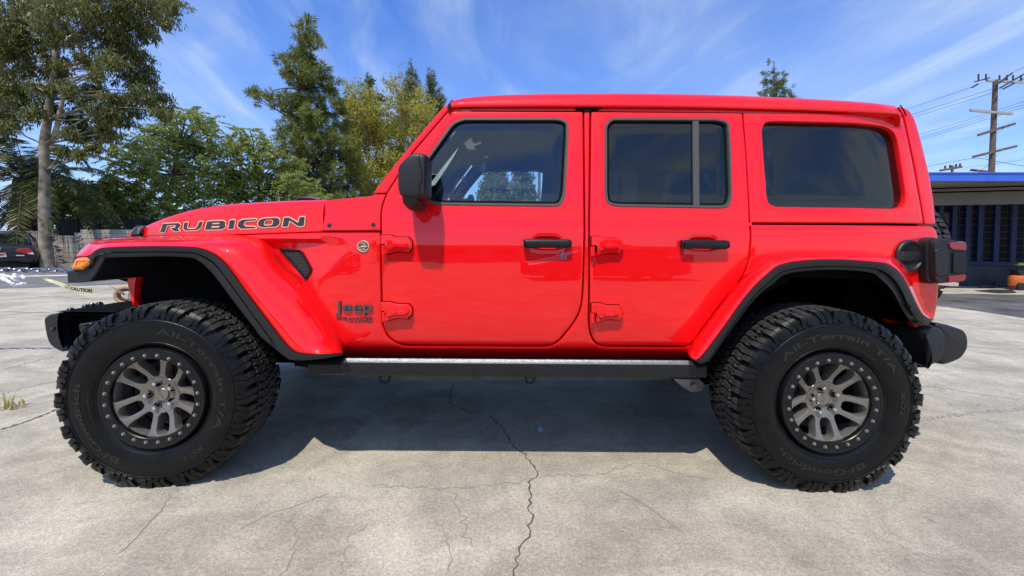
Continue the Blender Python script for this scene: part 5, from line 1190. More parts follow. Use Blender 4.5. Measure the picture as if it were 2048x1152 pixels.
# yellow-green trees and far conifers
YB1 = [(695, 182, 12), (712, 176, 10), (725, 195, 14), (700, 205, 14), (742, 190, 12), (720, 222, 18), (748, 218, 16), (695, 235, 14), (735, 248, 18), (760, 245, 16), (715, 262, 18), (740, 278, 20), (765, 282, 18), (720, 298, 20), (750, 310, 20), (775, 322, 18), (725, 335, 20), (755, 345, 20), (735, 370, 20), (765, 368, 16), (705, 320, 14)]
blob_tree('yellow_green_tree', 'loose yellow-green tree with pale stems directly right of the tall pine', [(735, 545), (735, 450), (738, 380), (735, 300), (728, 230), (720, 190)], YB1, 31, 1.8, fine_leaf, BARK_E, YEL, 900, 'yellow-green trees behind the bonnet', rt=.16, rng=np.random.default_rng(6))
YB2 = [(778, 168, 8), (792, 178, 12), (800, 196, 15), (782, 205, 12), (772, 225, 14), (808, 222, 16), (832, 195, 13), (845, 188, 9), (835, 215, 15), (858, 210, 11), (820, 242, 18), (848, 236, 13), (792, 250, 16), (775, 262, 14), (805, 272, 18), (830, 265, 14), (862, 225, 9), (788, 295, 18), (812, 295, 14), (775, 312, 12), (800, 318, 14), (790, 340, 14), (785, 365, 16), (868, 240, 8), (790, 158, 6), (805, 150, 5), (770, 385, 14)]
blob_tree('yellow_green_tree', 'loose yellow-green tree with pale stems, half hidden by the windscreen pillar', [(815, 545), (815, 450), (818, 380), (812, 300), (805, 235), (795, 180)], YB2, 30, 1.8, fine_leaf, BARK_E, YEL, 900, 'yellow-green trees behind the bonnet', rt=.16, rng=np.random.default_rng(8))
GB = [(690, 215, 18), (705, 265, 22), (700, 310, 24), (715, 350, 26), (745, 385, 20), (770, 340, 20), (800, 355, 18), (830, 300, 18), (760, 200, 10), (740, 165, 8)]
blob_tree('dark_tree', 'dull green tree filling the gap behind the two yellow-green trees', [(745, 545), (745, 450), (740, 350), (735, 260)], GB+[(760, 270, 25), (800, 260, 20), (730, 230, 22), (770, 390, 22), (845, 265, 14), (740, 420, 24), (780, 420, 22), (705, 200, 10), (820, 230, 14), (800, 310, 18)], 34, 1.5, dist_leaf, BARK_D, DKP, 700, None, rt=.16, rng=np.random.default_rng(9))
def conif(label, cx_, top, bot, hw, Y, seed, per=42, fat=1.0):
    r = np.random.default_rng(seed); bl = []
    n = max(8, int((bot-top)/(hw*.26)))
    for i in range(n):
        t = (i+.3)/n; rr = hw*(.10+.90*t**.75)*fat*r.uniform(.75, 1.15); y = top+(bot-top)*t
        for s in ((0,) if t < .08 else (-.75, -.3, .3, .75)): bl.append((cx_+s*rr+r.uniform(-.12, .12)*hw, y+abs(s)*hw*.10+r.uniform(-.08, .08)*hw, max(2.2, rr*.34)))
    return blob_tree('conifer', label, [(cx_, 560), (cx_, (bot+560)/2), (cx_, bot), (cx_, (top+bot)/2), (cx_, top+2)], bl, Y, .5, pine_leaf, BARK_D, DKP, per*22, 'distant conifers', rt=.14, rng=r)
conif('slim distant conifer with a double top behind the first yellow-green tree', 735, 148, 290, 30, 38, 21, 60)
conif('distant conifer with a pointed crown between the two yellow-green trees', 823, 124, 270, 32, 38, 22, 70)
conif('narrow distant conifer spire leaning over the second yellow-green tree', 862, 143, 280, 20, 38, 23, 70)
conif('small dark conifer top just left of the front corner of the car roof', 879, 177, 300, 22, 38, 24, 70)
conif('conifer rising above the middle of the car roof', 1548, 122, 300, 66, 38, 25, 60, 1)
conif('short conifer top beside the one above the car roof', 1582, 178, 300, 26, 40, 26, 60)
blob_tree('rounded_pine', 'rounded pine seen through the front side window, the left of the pair', [(992, 520), (992, 440), (992, 380), (992, 345)], [(992, 338, 14), (980, 352, 14), (1004, 354, 14), (974, 374, 15), (993, 372, 16), (1010, 376, 14), (968, 396, 14), (990, 398, 18), (1010, 400, 14), (962, 388, 8), (1000, 330, 8)], 36, .8, dist_leaf, BARK_D, DKP, 600, 'pines seen through the front window', rt=.15, rng=np.random.default_rng(31))
blob_tree('rounded_pine', 'rounded pine seen through the front side window, the right of the pair', [(1044, 520), (1044, 440), (1044, 380), (1044, 345)], [(1044, 340, 12), (1034, 356, 13), (1054, 358, 13), (1030, 378, 14), (1048, 376, 16), (1062, 382, 12), (1024, 398, 12), (1046, 400, 16), (1064, 400, 12), (1050, 330, 7)], 36, .8, dist_leaf, BARK_D, DKP, 600, 'pines seen through the front window', rt=.15, rng=np.random.default_rng(32))

# ------------------------------------------------------------------ utility poles and wires
WOOD = mat('pole_wood', (.115, .088, .068), .9, noise=.4, nscale=6, bump=.4, bscale=20); GALV = mat('galvanised', (.42, .40, .36), .5, metal=.5, noise=.2); WIRE = mat('wire_black', (.03, .03, .035), .6)
YP = 34.0; pt, pbs = P(1991, 160, YP), P(1983, 345, YP); lean = (pt.x-pbs.x)/(pt.z-pbs.z)
pole = empty('utility_pole', (pbs.x-lean*pbs.z, YP, 0), 'tall timber utility pole with several crossarms and insulators, above the blue roof edge', 'utility pole'); po = pole.location.copy()
mb = MB(); mb.tube([(0, 0, 0), (lean*pt.z*.5, 0, pt.z*.5), (pt.x-po.x, 0, pt.z)], [.22, .20, .16], 12); mb.build('post', WOOD, pole)
def bar(a, b, ya, yb_, r, nm, m, par=None):
    mb = MB(); A, B = P(*a, YP+ya)-po, P(*b, YP+yb_)-po; d = (B-A).normalized(); u = Vector((0, 0, 1)); v = d.cross(u).normalized()*r; u = u*r
    mb.loft([[A-u-v, A+u-v, A+u+v, A-u+v], [B-u-v, B+u-v, B+u+v, B-u+v]], closed=True, cap0=True, cap1=True); return mb.build(nm, m, par or pole, smooth=False)
bar((1940.5, 220.5), (2024.5, 228), -.3, -.3, .09, 'crossarm', GALV); bar((1957, 270), (2029, 247.5), -1.2, 1.2, .09, 'crossarm', WOOD); bar((1947, 313.5), (2032, 292.5), -1.4, 1.4, .09, 'crossarm', WOOD); bar((1942, 340), (1978, 343.5), -.3, -.3, .08, 'crossarm', WOOD)
bar((1974, 161.5), (2048, 165), 0, 0, .08, 'crossarm', GALV)
for a, b in (((1950, 163.5), (1979, 155.5)), ((1986, 172), (2012, 159)), ((2006, 178), (2045, 158)), ((1944, 175), (1956, 168)), ((1996, 167), (2025, 145.5)), ((2000, 176), (2050, 147))): bar(a, b, -.6, .6, .05, 'insulator_bracket', WIRE)
for x in (1957, 1972, 1999, 2014, 2026, 2042):
    y0 = 148 if x < 1980 else 150; mb = MB(); A = P(x, y0, YP)-po; B = P(x, y0+13, YP)-po
    mb.tube([A+(B-A)*k/10 for k in range(11)], [.07 if k % 2 else .045 for k in range(11)], 8); mb.build('insulator', mat('insulator_brown', (.05, .035, .03), .35) if 'insulator_brown' not in MAT else MAT['insulator_brown'], pole)
for a, b in (((1990, 270), (2008, 256)), ((1988, 315), (2006, 299)), ((1962, 340), (1976, 331)), ((1978, 262), (1964, 268)), ((1975, 314), (1960, 308))):
    mb = MB(); mb.tube([P(*a, YP-.2)-po, P(*b, YP+.3)-po], .025, 5); mb.build('brace', GALV, pole)
mb = MB()
for k in range(9): q = P(1994.5-.045*k*10, 200+k*16, YP-.2)-po; mb.cyl(q, q+Vector((.28, 0, 0)), .018, seg=5)
mb.build('step_peg', GALV, pole)
def wire(pts, Ya, Yb, label, r=.018):
    n = len(pts); mb = MB(); c_ = [P(x, y, Ya+(Yb-Ya)*i/(n-1)) for i, (x, y) in enumerate(pts)]; c_ = cr(c_, 6); mb.tube(c_, r, 5)
    return tag(mb.build('power_line', WIRE), label, 'power line', 'power lines on the utility pole')
wire([(1600, 284), (1700, 256), (1815, 218), (1944, 174)], 70, YP, 'power line from the outermost insulator, highest of the wires over the car tail')
wire([(1600, 300), (1700, 268), (1828, 228), (1990, 176)], 70, YP, 'power line from the pole head, second from the top over the car tail')
wire([(1600, 306), (1700, 276), (1830, 234), (1990, 184)], 70, YP, 'power line just beneath the pole head, third from the top over the car tail')
wire([(1700, 308), (1840, 268.5), (1975, 227), (2048, 203), (2300, 130)], 60, 24, 'power line over the pale crossarm, upper of its three wires')
wire([(1700, 314), (1842, 275), (1978, 231), (2048, 209.5), (2300, 138)], 60, 24, 'power line over the pale crossarm, middle of its three wires')
wire([(1700, 320), (1843, 279.5), (1980, 236), (2048, 215), (2300, 150)], 60, 24, 'power line over the pale crossarm, lowest of its three wires')
wire([(1700, 362), (1855, 333), (1945, 317), (1990, 322), (2048, 332), (2200, 350)], 50, 30, 'thick low cable sagging from the lowest long crossarm of the pole', .022)
wire([(1930, 335), (2048, 319.5), (2200, 300)], 60, 34, 'thin cable running right from the far pole top')
wire([(2030, 143), (2048, 135), (2200, 75)], YP, 24, 'power line leaving the pole head towards the upper right corner of the view')
YQ = 60.0; q0 = P(1904, 350, YQ); fp = empty('far_utility_pole', (q0.x, YQ, 0), 'far utility pole of which only the top and crossarm show over the blue roof edge', 'utility pole'); mb = MB(); t_ = P(1904, 331, YQ); mb.tube([(0, 0, 0), (0, 0, t_.z)], [.2, .16], 8); mb.build('post', WOOD, fp)
mb = MB(); A, B = P(1880, 341, YQ-2)-fp.location, P(1924, 333.5, YQ+2)-fp.location; mb.tube([A, B], .16, 4); mb.build('crossarm', WOOD, fp)
for a in (1890, 1900, 1912, 1920): mb = MB(); c = P(a, 336-(a-1904)*.15, YQ)-fp.location; mb.cyl(c, c+Vector((0, 0, .5)), .12, seg=6); mb.build('insulator', MAT['insulator_brown'], fp)
yp2 = 42; c = P(1078, 420, yp2); t_ = P(1078, 290, yp2); p2 = empty('timber_post', (c.x, yp2, 0), 'plain timber utility pole seen through the front side window beside the rounded pines', 'utility pole'); mb = MB(); mb.tube([(0, 0, 0), (0, 0, t_.z)], [.17, .13], 8); mb.build('post', WOOD, p2); mb = MB(); mb.box((-.9, -.06, t_.z-.9), (.9, .06, t_.z-.75)); mb.build('crossarm', WOOD, p2)

# ------------------------------------------------------------------ workshop building on the right
BLUE = mat('blue_paint', (.035, .12, .58), .45, noise=.12, nscale=3); BLUED = mat('blue_frame', (.004, .010, .060), .6, noise=.3, nscale=6)
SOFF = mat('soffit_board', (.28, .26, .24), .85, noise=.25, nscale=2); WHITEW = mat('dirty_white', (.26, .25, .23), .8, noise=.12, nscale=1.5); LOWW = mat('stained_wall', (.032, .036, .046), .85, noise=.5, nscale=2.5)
fa, fb_ = P(1700, 346, 9.6), P(2200, 339.5, 9.0); wl0, wl1 = Vector((7.6, 12.6, 0)), Vector((16.5, 10.2, 0))
bld = empty('workshop', (11.5, 11, 0), 'low workshop with a blue roof edge and shaded barred windows, behind the red car', 'building'); bo = bld.location.copy()
def sub(mb): mb.v = [(p[0]-bo.x, p[1]-bo.y, p[2]) for p in mb.v]; return mb
zt, zb = P(1860, 345.5, 9.4).z, P(1860, 363, 9.4).z
FA, FB = Vector((7.2, 9.45, 0)), Vector((18, 9.0, 0)); fd_ = (FB-FA).normalized(); nrm = Vector((fd_.y, -fd_.x, 0))
def wallseg(mb, A, B, z0, z1, th, n_): 
    a, b = A+n_*0, B+n_*0; mb.loft([[a+Vector((0, 0, z0)), b+Vector((0, 0, z0)), b-n_*th+Vector((0, 0, z0)), a-n_*th+Vector((0, 0, z0))], [a+Vector((0, 0, z1)), b+Vector((0, 0, z1)), b-n_*th+Vector((0, 0, z1)), a-n_*th+Vector((0, 0, z1))]], closed=True, cap0=True, cap1=True)
mb = MB(); wallseg(mb, FA, FB, zb, zt-.03, .05, nrm); wallseg(mb, FA+nrm*.02, FB+nrm*.02, zt-.03, zt, .09, nrm); rf = sub(mb).build('roof_edge', BLUE, bld, smooth=False)
mb = MB(); mb.loft([[FA-nrm*.06+Vector((0, 0, zb+.04)), FB-nrm*.06+Vector((0, 0, zb+.04))], [Vector((7.2, 13.2, zb+.0)), Vector((18, 13.2, zb+.0))]]); mb.loft([[FA-nrm*.06+Vector((0, 0, zt-.03)), FB-nrm*.06+Vector((0, 0, zt-.03))], [Vector((7.2, 16, zt+.05)), Vector((18, 16, zt+.05))]])
sub(mb).build('soffit', SOFF, bld, smooth=False)
wd_ = (wl1-wl0).normalized(); wn = Vector((wd_.y, -wd_.x, 0))
def W(t, z, d=0): return wl0+wd_*t+wn*d+Vector((0, 0, z))
def wpix(px):                                           # distance along the wall where the pixel column meets it
    d = ray(px, 480); k = d.x/d.y; return (wl0.x-k*wl0.y)/(k*wd_.y-wd_.x)
LW = (wl1-wl0).length
zB0 = 2.27; mb = MB(); wallseg(mb, W(0, 0, .10), W(LW, 0, .10), zB0, zb+.06, .2, wn); sub(mb).build('beam', WHITEW, bld, smooth=False)
mb = MB()
for z_, dd_ in ((2.56, .9), (2.60, 1.5)):
    mb.tube([W(0, z_, dd_-.3)+Vector((0, 0, 0)), W(LW, z_, dd_)], .02, 5)
sub(mb).build('conduit', GAP, bld)
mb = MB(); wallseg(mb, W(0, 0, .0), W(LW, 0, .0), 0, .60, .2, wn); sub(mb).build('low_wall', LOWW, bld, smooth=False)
mb = MB(); wallseg(mb, W(0, 0, .05), W(LW, 0, .05), .60, .70, .25, wn); sub(mb).build('sill', BLUED, bld, smooth=False)
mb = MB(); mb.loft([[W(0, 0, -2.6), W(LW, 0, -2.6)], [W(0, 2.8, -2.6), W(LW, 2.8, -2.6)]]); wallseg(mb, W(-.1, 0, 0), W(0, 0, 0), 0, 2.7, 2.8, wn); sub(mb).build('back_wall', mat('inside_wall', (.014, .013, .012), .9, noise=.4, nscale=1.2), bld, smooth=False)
for i, px in enumerate((1760, 1800, 1840, 1878, 1905, 1932, 1957, 1990, 2024, 2062, 2100)):
    t = wpix(px); 
    if t < 0 or t > LW: continue
    mb = MB(); wallseg(mb, W(t-.055, 0, .06), W(t+.055, 0, .06), .70, zB0, .12, wn); sub(mb).build('post', BLUED, bld, smooth=False)
mb = MB()
for k in range(9): mb.tube([W(.0, .78+k*.185, .03), W(LW, .78+k*.185, .03)], .011, 5)
t0, t1 = wpix(1915), wpix(2100)
n_ = 7
for k in range(n_+1): t = t0+(t1-t0)*k/n_; mb.tube([W(t, .70, .03), W(t, zB0, .03)], .006, 4)
sub(mb).build('window_bars', mat('bar_dark', (.018, .022, .05), .5), bld, smooth=False)
mb = MB()
for px, z0, z1, wdt in ((1925, 1.35, 2.05, .22), (1952, 1.15, 2.1, .26), (1975, 1.75, 2.15, .16), (1984, 1.6, 2.1, .12)):
    t = wpix(px); mb.box(tuple(W(t, z0, -1.6)-Vector((wdt*1.2, .05, 0))), tuple(W(t, z1, -1.6)+Vector((wdt*1.2, .05, 0))))
sub(mb).build('inside_shelf', mat('inside_pale', (.16, .15, .12), .7, noise=.3, nscale=4), bld, smooth=False)
q = wpix(2040); mb = MB(); wallseg(mb, W(q+.1, 0, .14), W(q+.5, 0, .14), zB0-.0, zb+.02, .05, wn); 
# things beside the wall
c = G(2040, 579.5); ORG = mat('orange_plastic', (.55, .13, .03), .5, noise=.2, nscale=8)
og = empty('orange_compressor', (c.x, c.y, 0), 'small orange machine on black wheels at the foot of the low wall', 'machine')
mb = MB(); mb.loft([[(r*math.cos(a)*1.2, r*math.sin(a), z) for a in np.linspace(0, 6.283, 20, endpoint=False)] for r, z in ((.16, .08), (.20, .12), (.21, .30), (.19, .36), (.12, .38))], closed=True, cap0=True, cap1=True); mb.build('tank', ORG, og)
mb = MB(); mb.box((-.16, -.10, .38), (.16, .10, .50)); mb.build('motor', BLACK_TRIM, og, bevel=.02)
mb = MB(); mb.tube([(-.12, 0, .45), (-.14, -.05, .62), (.0, -.05, .66), (.14, -.05, .62)], .015, 6); mb.build('carry_bar', BLACK_TRIM, og)
for s in (-.2, .2): mb = MB(); mb.lathe([(0, -.03), (.09, -.03), (.10, -.01), (.10, .02), (0, .03)], 16); mb.build('wheel', BLACK_TRIM, og, loc=(s, -.17, .10))
c = P(2042, 529, c.y-.02); mb = MB(); mb.loft([[(c.x+r*math.cos(a), c.y+.6*r*math.sin(a), c.z+z) for a in np.linspace(0, 6.283, 16, endpoint=False)] for r, z in ((.085, -.02), (.09, 0), (.07, .035), (.02, .05))], closed=True, cap0=True, cap1=True); mb.box((c.x-.14, c.y-.04, c.z-.02), (c.x, c.y+.04, c.z-.008)); tag(mb.build('green_cap', mat('lime_cloth', (.42, .52, .10), .7)), 'pale lime green cap lying on the low wall sill above the orange machine', 'cap')
mb = MB(); mb.tube(cr([G(1958, 575)+Vector((0, 0, .04)), G(1985, 576)+Vector((0, 0, .04)), G(2000, 575.5)+Vector((0, .1, .06)), G(2010, 574)+Vector((0, .2, .25)), G(2026, 574)+Vector((0, .25, .42))], 6), .03, 8); tag(mb.build('hose', mat('hose_grey', (.05, .052, .055), .6)), 'dark grey hose curving up from the ground towards the orange machine', 'hose')
sheet('rubber_mat', [G(1948, 582), G(1985, 579.5), G(2025, 580), G(2033, 586), G(1995, 587)], .010, mat('mat_black', (.015, .015, .016), .8), None); tag(bpy.data.objects['rubber_mat'], 'flat black rubber mat on the ground in front of the low wall', 'mat')

# ------------------------------------------------------------------ dark saloon, chain and tape on the left
NAVY = mat('navy_paint', (.006, .009, .022), .35, coat=1); SGL = glass('saloon_glass', (.25, .30, .28), (1, 1, 1)); TL = mat('saloon_lens', (.45, .015, .02), .15, coat=1); PLATE = mat('plate_white', (.62, .62, .66), .4); WHT = mat('white_paint', (.7, .7, .7), .5)
Yc = 14.0; cx0 = P(-3, 550, Yc).x
sal = empty('parked_saloon', (cx0, Yc, 0), 'dark navy saloon parked by the block wall with its tail to the camera', 'car', rz=R(47))
def srow(y, hw, prof): 
    h = [(hw*a, y, z) for a, z in prof]; return h+[(-x, y, z) for x, _, z in h[-2::-1]] if abs(h[-1][0]) < 1e-6 else h+[(-x, y, z) for x, _, z in h[::-1]]
mb = MB()
SEC = [(.0, [(.55, .36), (.80, .36), (.90, .44), (.93, .60), (.92, .70), (.86, .88), (.80, .915), (.5, .935), (0, .94)], .88), (.08, [(.55, .28), (.90, .30), (.99, .44), (1.0, .60), (.985, .70), (.92, .895), (.84, .935), (.5, .955), (0, .96)], .88), (.45, [(.55, .22), (.95, .25), (1.0, .44), (1.01, .60), (1.0, .74), (.93, .92), (.84, .955), (.5, .975), (0, .98)], .88), (.9, [(.55, .2), (.97, .22), (1.01, .44), (1.01, .60), (1.0, .78), (.95, .92), (.86, .97), (.5, .99), (0, 1.0)], .88), (2.2, [(.55, .2), (.97, .22), (1.0, .44), (1.01, .6), (1.0, .8), (.95, .93), (.86, .96), (.5, .97), (0, .98)], .88), (3.5, [(.55, .2), (.97, .22), (1.0, .44), (1.0, .6), (.98, .76), (.93, .86), (.8, .92), (.5, .95), (0, .96)], .88), (4.3, [(.5, .22), (.88, .25), (.93, .44), (.92, .58), (.86, .68), (.78, .74), (.6, .78), (.4, .80), (0, .8)], .86)]
mb.loft([srow(y, hw, p) for y, p, hw in SEC], cap0=True); body = mb.build('body', NAVY, sal, angle=50)
mb = MB(); rw_ = [(.60, .99, .70), (1.25, 1.36, .60), (1.6, 1.42, .57), (2.4, 1.40, .57), (2.7, 1.33, .60), (3.35, .96, .72)]
mb.loft([[(-hw, y, z-.0), (-hw*.8, y, z+.02), (0, y, z+.03), (hw*.8, y, z+.02), (hw, y, z)] for y, z, hw in rw_[1:5]]); 
for s in (-1, 1):
    mb.tube([(s*.70, .62, .97), (s*.60, 1.25, 1.355)], .045, 6); mb.tube([(s*.60, 2.68, 1.33), (s*.72, 3.35, .95)], .035, 6); mb.tube([(s*.585, 1.95, 1.39), (s*.76, 1.95, .95)], .04, 6)
mb.build('roof', NAVY, sal, angle=50)
mb = MB(); mb.loft([[(-.69, .63, .985), (.69, .63, .985)], [(-.59, 1.24, 1.35), (.59, 1.24, 1.35)]]); mb.loft([[(-.71, 3.33, .97), (.71, 3.33, .97)], [(-.59, 2.70, 1.33), (.59, 2.70, 1.33)]])
for s in (-1, 1): mb.loft([[(s*.73, .75, .98), (s*.60, 1.3, 1.36)], [(s*.79, 1.9, .96), (s*.58, 1.95, 1.39)], [(s*.77, 3.2, .96), (s*.60, 2.66, 1.33)]])
mb.build('window_glass', SGL, sal, smooth=False)
def spx(x, y, d=-.02): return ((x-16.5)/63.5, (550.5-y)/63.5)
for m_ in (1, -1):
    mb = MB(); pl = [spx(*q) for q in [(42, 503), (46, 500), (62, 499.5), (66, 506), (68, 513.5), (56, 511), (42, 506)]]; mb.prism([(m_*x, z) for x, z in pl], -.035, .10, taper=.008); mb.build('tail_light', TL, sal, angle=30)
    mb = MB(); pl = [spx(*q) for q in [(58, 511), (68.5, 513.5), (67, 508)]]; mb.prism([(m_*x, z) for x, z in pl], -.038, .05); mb.build('reversing_lens', WHT, sal)
mb = MB(); pl = [spx(*q) for q in [(2.5, 509.5), (27, 509), (29, 518), (4, 519.5)]]; mb.prism(pl, -.03, .0); npl = mb.build('number_plate', PLATE, sal, smooth=False)
mb = MB(); pl = [spx(*q) for q in [(17, 510.5), (26, 510.5), (26, 514), (20, 516)]]; mb.prism(pl, -.034, -.029); pl = [spx(*q) for q in [(6, 511), (14, 511), (14, 512.2), (6, 512.2)]]; mb.prism(pl, -.034, -.029); mb.build('plate_print', TL, npl, smooth=False)
mb = MB(); e0 = spx(17.2, 499); 
mb.tube([(e0[0]+x, -.035, e0[1]+z) for x, z in [(-.055, .05), (.055, .05), (.066, .03), (.05, -.05), (-.05, -.05), (-.066, .03), (-.055, .05)]], .007, 6)
for s in (-1, 1): mb.tube([(e0[0]+s*.035, -.035, e0[1]+.042), (e0[0]+s*.022, -.035, e0[1]), (e0[0]+s*.032, -.035, e0[1]-.042)], .008, 6)
mb.tube([(e0[0]-.022, -.035, e0[1]), (e0[0]+.022, -.035, e0[1])], .008, 6); mb.build('emblem', CHROME, sal)
mb = MB(); pl = [spx(*q) for q in [(42, 513.8), (54, 514.4), (54, 516.4), (42, 516)]]; mb.prism(pl, -.03, .05); mb.build('reflector', PLATE, sal)
mb = MB(); mb.box((-.82, -.05, .42), (.82, .1, .47)); mb.box((-.84, -.03, .62), (.84, .05, .625)); mb.build('bumper_line', BLACK_TRIM, sal, smooth=False)
for s in (-1, 1):
    for y in (.75, 3.4):
        w_ = empty('wheel', (s*.78, y, .31), parent=sal, rz=R(90)); mb = MB(); mb.lathe([(.2, -.10), (.29, -.10), (.31, -.07), (.31, .07), (.29, .10), (.2, .10)], 28); mb.build('tyre', RUBBER, w_); mb = MB(); mb.lathe([(0, -.09), (.2, -.085), (.2, .085), (0, .09)], 20); mb.build('rim', STEEL, w_)
# chain
CH = mat('chain_steel', (.30, .31, .36), .28, metal=1)
ya, xa_ = 3.6, P(-160, 540, 3.6).x; A = P(-200, 537, 3.6); B = P(345, 541, 3.75)
chain = empty('barrier_chain', tuple(A), 'thick steel chain stretched across the yard in front of the car', 'chain'); n = int((B-A).length/.074); proto = None; dv = (B-A)/n
mb = MB(); Rr, rr, ll = .021, .0098, .024
pth = [(ll*.5*(1 if math.cos(a) > 0 else -1)+Rr*math.cos(a), Rr*math.sin(a)) for a in np.linspace(.001, 2*math.pi-.001, 24, endpoint=False)]
rows = []
for i, p in enumerate(pth):
    q0, q1 = pth[i-1], pth[(i+1) % 24]; t = Vector((q1[0]-q0[0], 0, q1[1]-q0[1])).normalized(); nn = Vector((-t.z, 0, t.x))
    rows.append([Vector((p[0]*1.15, 0, p[1]))+nn*rr*math.cos(b)+Vector((0, rr*math.sin(b), 0)) for b in np.linspace(0, 6.283, 8, endpoint=False)])
mb.loft(rows+[rows[0]], closed=True)
for k in range(n):
    if proto is None: o = proto = mb.build('link', CH, chain)
    else: o = proto.copy(); col.objects.link(o)
    sag = -.008*4*(k/n)*(1-k/n)
    o.location = dv*k+Vector((0, 0, sag)); o.rotation_euler = (R(40+(90 if k % 2 else 0)+random.uniform(-12, 12)), -math.atan2(dv.z, dv.x), math.atan2(dv.y, dv.x))
for nm_, q, lab in (('chain_post', B, 'slim steel post holding the near end of the barrier chain'),):
    mb = MB(); mb.cyl((q.x+.03, q.y, 0), (q.x+.03, q.y, q.z+.05), .03, seg=14); mb.cyl((q.x+.03, q.y, q.z+.05), (q.x+.03, q.y, q.z+.07), .034, .01, 14); tag(mb.build(nm_, STEEL), lab, 'post')
TAPE = mat('caution_tape', (.52, .50, .30), .6, noise=.2, nscale=9); TAPEW = mat('pale_tape', (.74, .72, .58), .5, noise=.15, nscale=9); INK = mat('tape_ink', (.02, .02, .02), .6)
def tape(name, pts, Y, hw, m, label, words=None, twist=None):
    cl_ = cr([P(x, y, Y+dy) for x, y, dy in pts], 6); n = len(cl_); A_, B_ = [], []
    for i, p in enumerate(cl_):
        t = (cl_[min(i+1, n-1)]-cl_[max(i-1, 0)]).normalized(); u = Vector((0, -1, 0)).cross(t).normalized(); k = (twist[0]*(1-i/(n-1))+twist[1]*i/(n-1)) if twist else 0
        u = (u*math.cos(k)+Vector((0, 1, 0))*math.sin(k)); hh = hw[0]+(hw[1]-hw[0])*i/(n-1); hh *= 1+.12*math.sin(i*1.7)
        A_.append(p+u*hh); B_.append(p-u*hh)
    mb = MB(); mb.loft([A_, B_]); mb.loft([[q+Vector((0, .002, 0)) for q in B_], [q+Vector((0, .002, 0)) for q in A_]]); o = tag(mb.build(name, m, smooth=True), label, 'tape')
    if words:
        w_, f0, f1 = words; mb = MB()
        def fn(u, v, d):
            f = (f0+(f1-f0)*u)*(n-1); i = min(n-2, int(f)); s = f-i; a = A_[i]*(1-s)+A_[i+1]*s; b = B_[i]*(1-s)+B_[i+1]*s
            a, b = (a, b) if a.z > b.z else (b, a); r = b+(a-b)*(.18+v/.7*.62); return (r.x, r.y-.003+d, r.z)
        text_solid(mb, w_, fn, .02, .001); mb.build('lettering', INK, o, smooth=False)
    return o
tape('caution_tape', [(79, 553, 0), (96, 560, .03), (112, 565, 0), (128, 571, -.02), (142, 576, 0), (165, 579.5, 0), (186, 581, .02)], 3.62, (.008, .027), TAPE, 'crumpled yellow caution tape below the chain, CAUTION printed on its free end', ('CAUTION', .66, .97), (.5, 0))
tape('caution_tape', [(186, 560, 0), (205, 566, .1), (222, 573, .2), (238, 582, .3), (250, 590, .35)], 3.9, (.014, .018), TAPEW, 'pale strip of caution tape running down to the tan ring', ('CAUTION', .55, .98), (.2, .1))
tape('white_cord', [(45, 552.5, 0), (80, 551.5, 0), (128, 550.5, 0), (190, 549, .1)], 3.66, (.005, .005), TAPEW, 'taut pale cord tied just beneath the chain', None, (0, 0))
def rag():
    r = random.Random(9); mb = MB()
    for pts in ([(0, 549), (18, 553), (32, 560), (40, 565)], [(40, 565), (30, 570), (14, 562), (0, 556)], [(25, 552), (36, 555), (44, 552), (48, 557)], [(30, 571), (40, 568), (50, 568)], [(28, 548.5), (33, 551), (30, 556), (36, 562)], [(2, 551), (10, 558), (22, 566), (32, 571)]):
        c_ = cr([P(x, y, 3.60+r.uniform(-.05, .05)) for x, y in pts], 5); mb.tube(c_, [r.uniform(.006, .017) for _ in c_], 6)
    return tag(mb.build('knotted_rag', mat('white_plastic', (.72, .72, .74), .55)), 'knotted white plastic rag tied under the chain at the left edge', 'rag')
rag()
c = P(252, 590, 4.3); mb = MB()
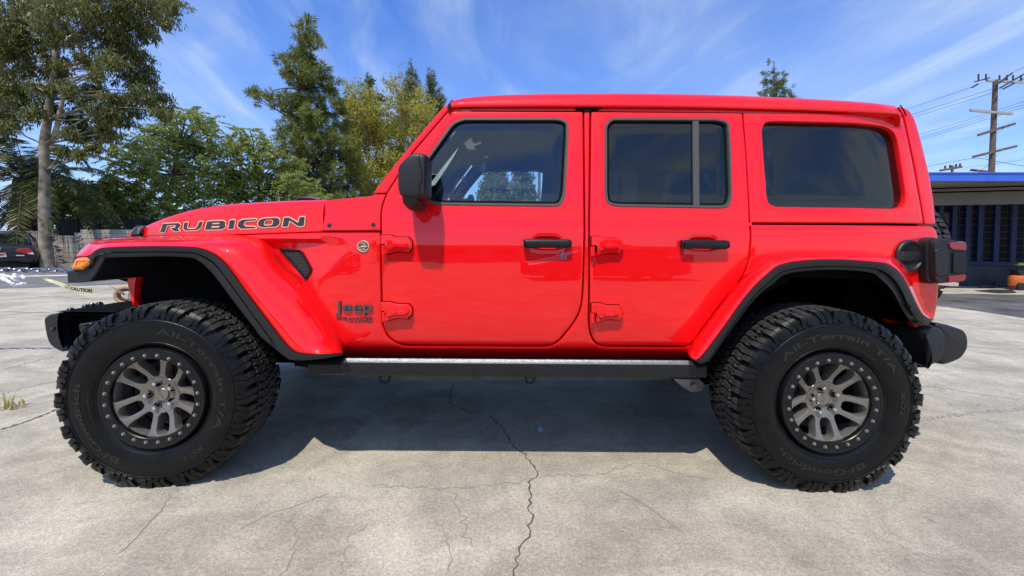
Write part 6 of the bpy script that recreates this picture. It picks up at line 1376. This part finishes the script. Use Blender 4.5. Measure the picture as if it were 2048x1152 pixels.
mb.tube([c+Vector((.085*math.cos(a), .03*math.cos(a), .085*math.sin(a))) for a in np.linspace(0, 6.283, 33)], .021, 10, caps=False)
rg_ = tag(mb.build('tan_ring', mat('tan_plastic', (.40, .28, .17), .7), smooth=True), 'tan ring-shaped tape roll with a dark red core beyond the front bumper', 'tape roll')
mb = MB(); mb.tube([c+Vector((.056*math.cos(a), .03*math.cos(a)+.01, .056*math.sin(a))) for a in np.linspace(0, 6.283, 25)], .016, 8, caps=False); mb.build('core', mat('core_maroon', (.10, .015, .015), .6), rg_)
mb = MB(); mb.cyl((c.x, c.y+.05, 0), (c.x, c.y+.05, c.z+.02), .022, seg=12); tag(mb.build('short_post', WHT), 'short white post carrying the tan ring, hidden behind the front bumper', 'post')

# ------------------------------------------------------------------ across the yard, seen only as reflections in the paint and glass
src = [o for o in bpy.data.objects if o.name == 'leafy_tree.001'][0]
for (x, y, s, lab) in ((7.6, -25, .55, 'low bushy tree behind the camera, mirrored in the rear door window'), (-13, -30, .7, 'taller bushy tree behind the camera, off to the left of the yard')):
    t_ = copy_tree(src); t_.location = (x, y, 0); t_.scale = (s, s, s); tag(t_, lab, 'tree', 'trees across the yard behind the camera')
for (x, y, rz, lab) in ((4.6, -7.5, 82, 'navy saloon parked behind the camera, mirrored low in the car doors'), (-6.5, -9, 95, 'navy saloon farther behind the camera, off to the left of the yard')):
    t_ = copy_tree(sal); t_.location = (x, y, 0); t_.rotation_euler[2] = R(rz); tag(t_, lab, 'car', 'saloons parked behind the camera')
shed = empty('low_building', (2, -36, 0), 'long low pale building across the yard behind the camera', 'building')
mb = MB(); mb.box((-16, -3, 0), (16, 0, 3.0)); mb.build('wall', WHITEW, shed, smooth=False)
mb = MB(); mb.box((-16.4, -3.2, 3.0), (16.4, .5, 3.3)); mb.build('roof', SOFF, shed, smooth=False)
for k in range(6): mb = MB(); mb.box((-14+k*5, .003, .8), (-11.5+k*5, .03, 2.3)); mb.build('window', SGL, shed, smooth=False)
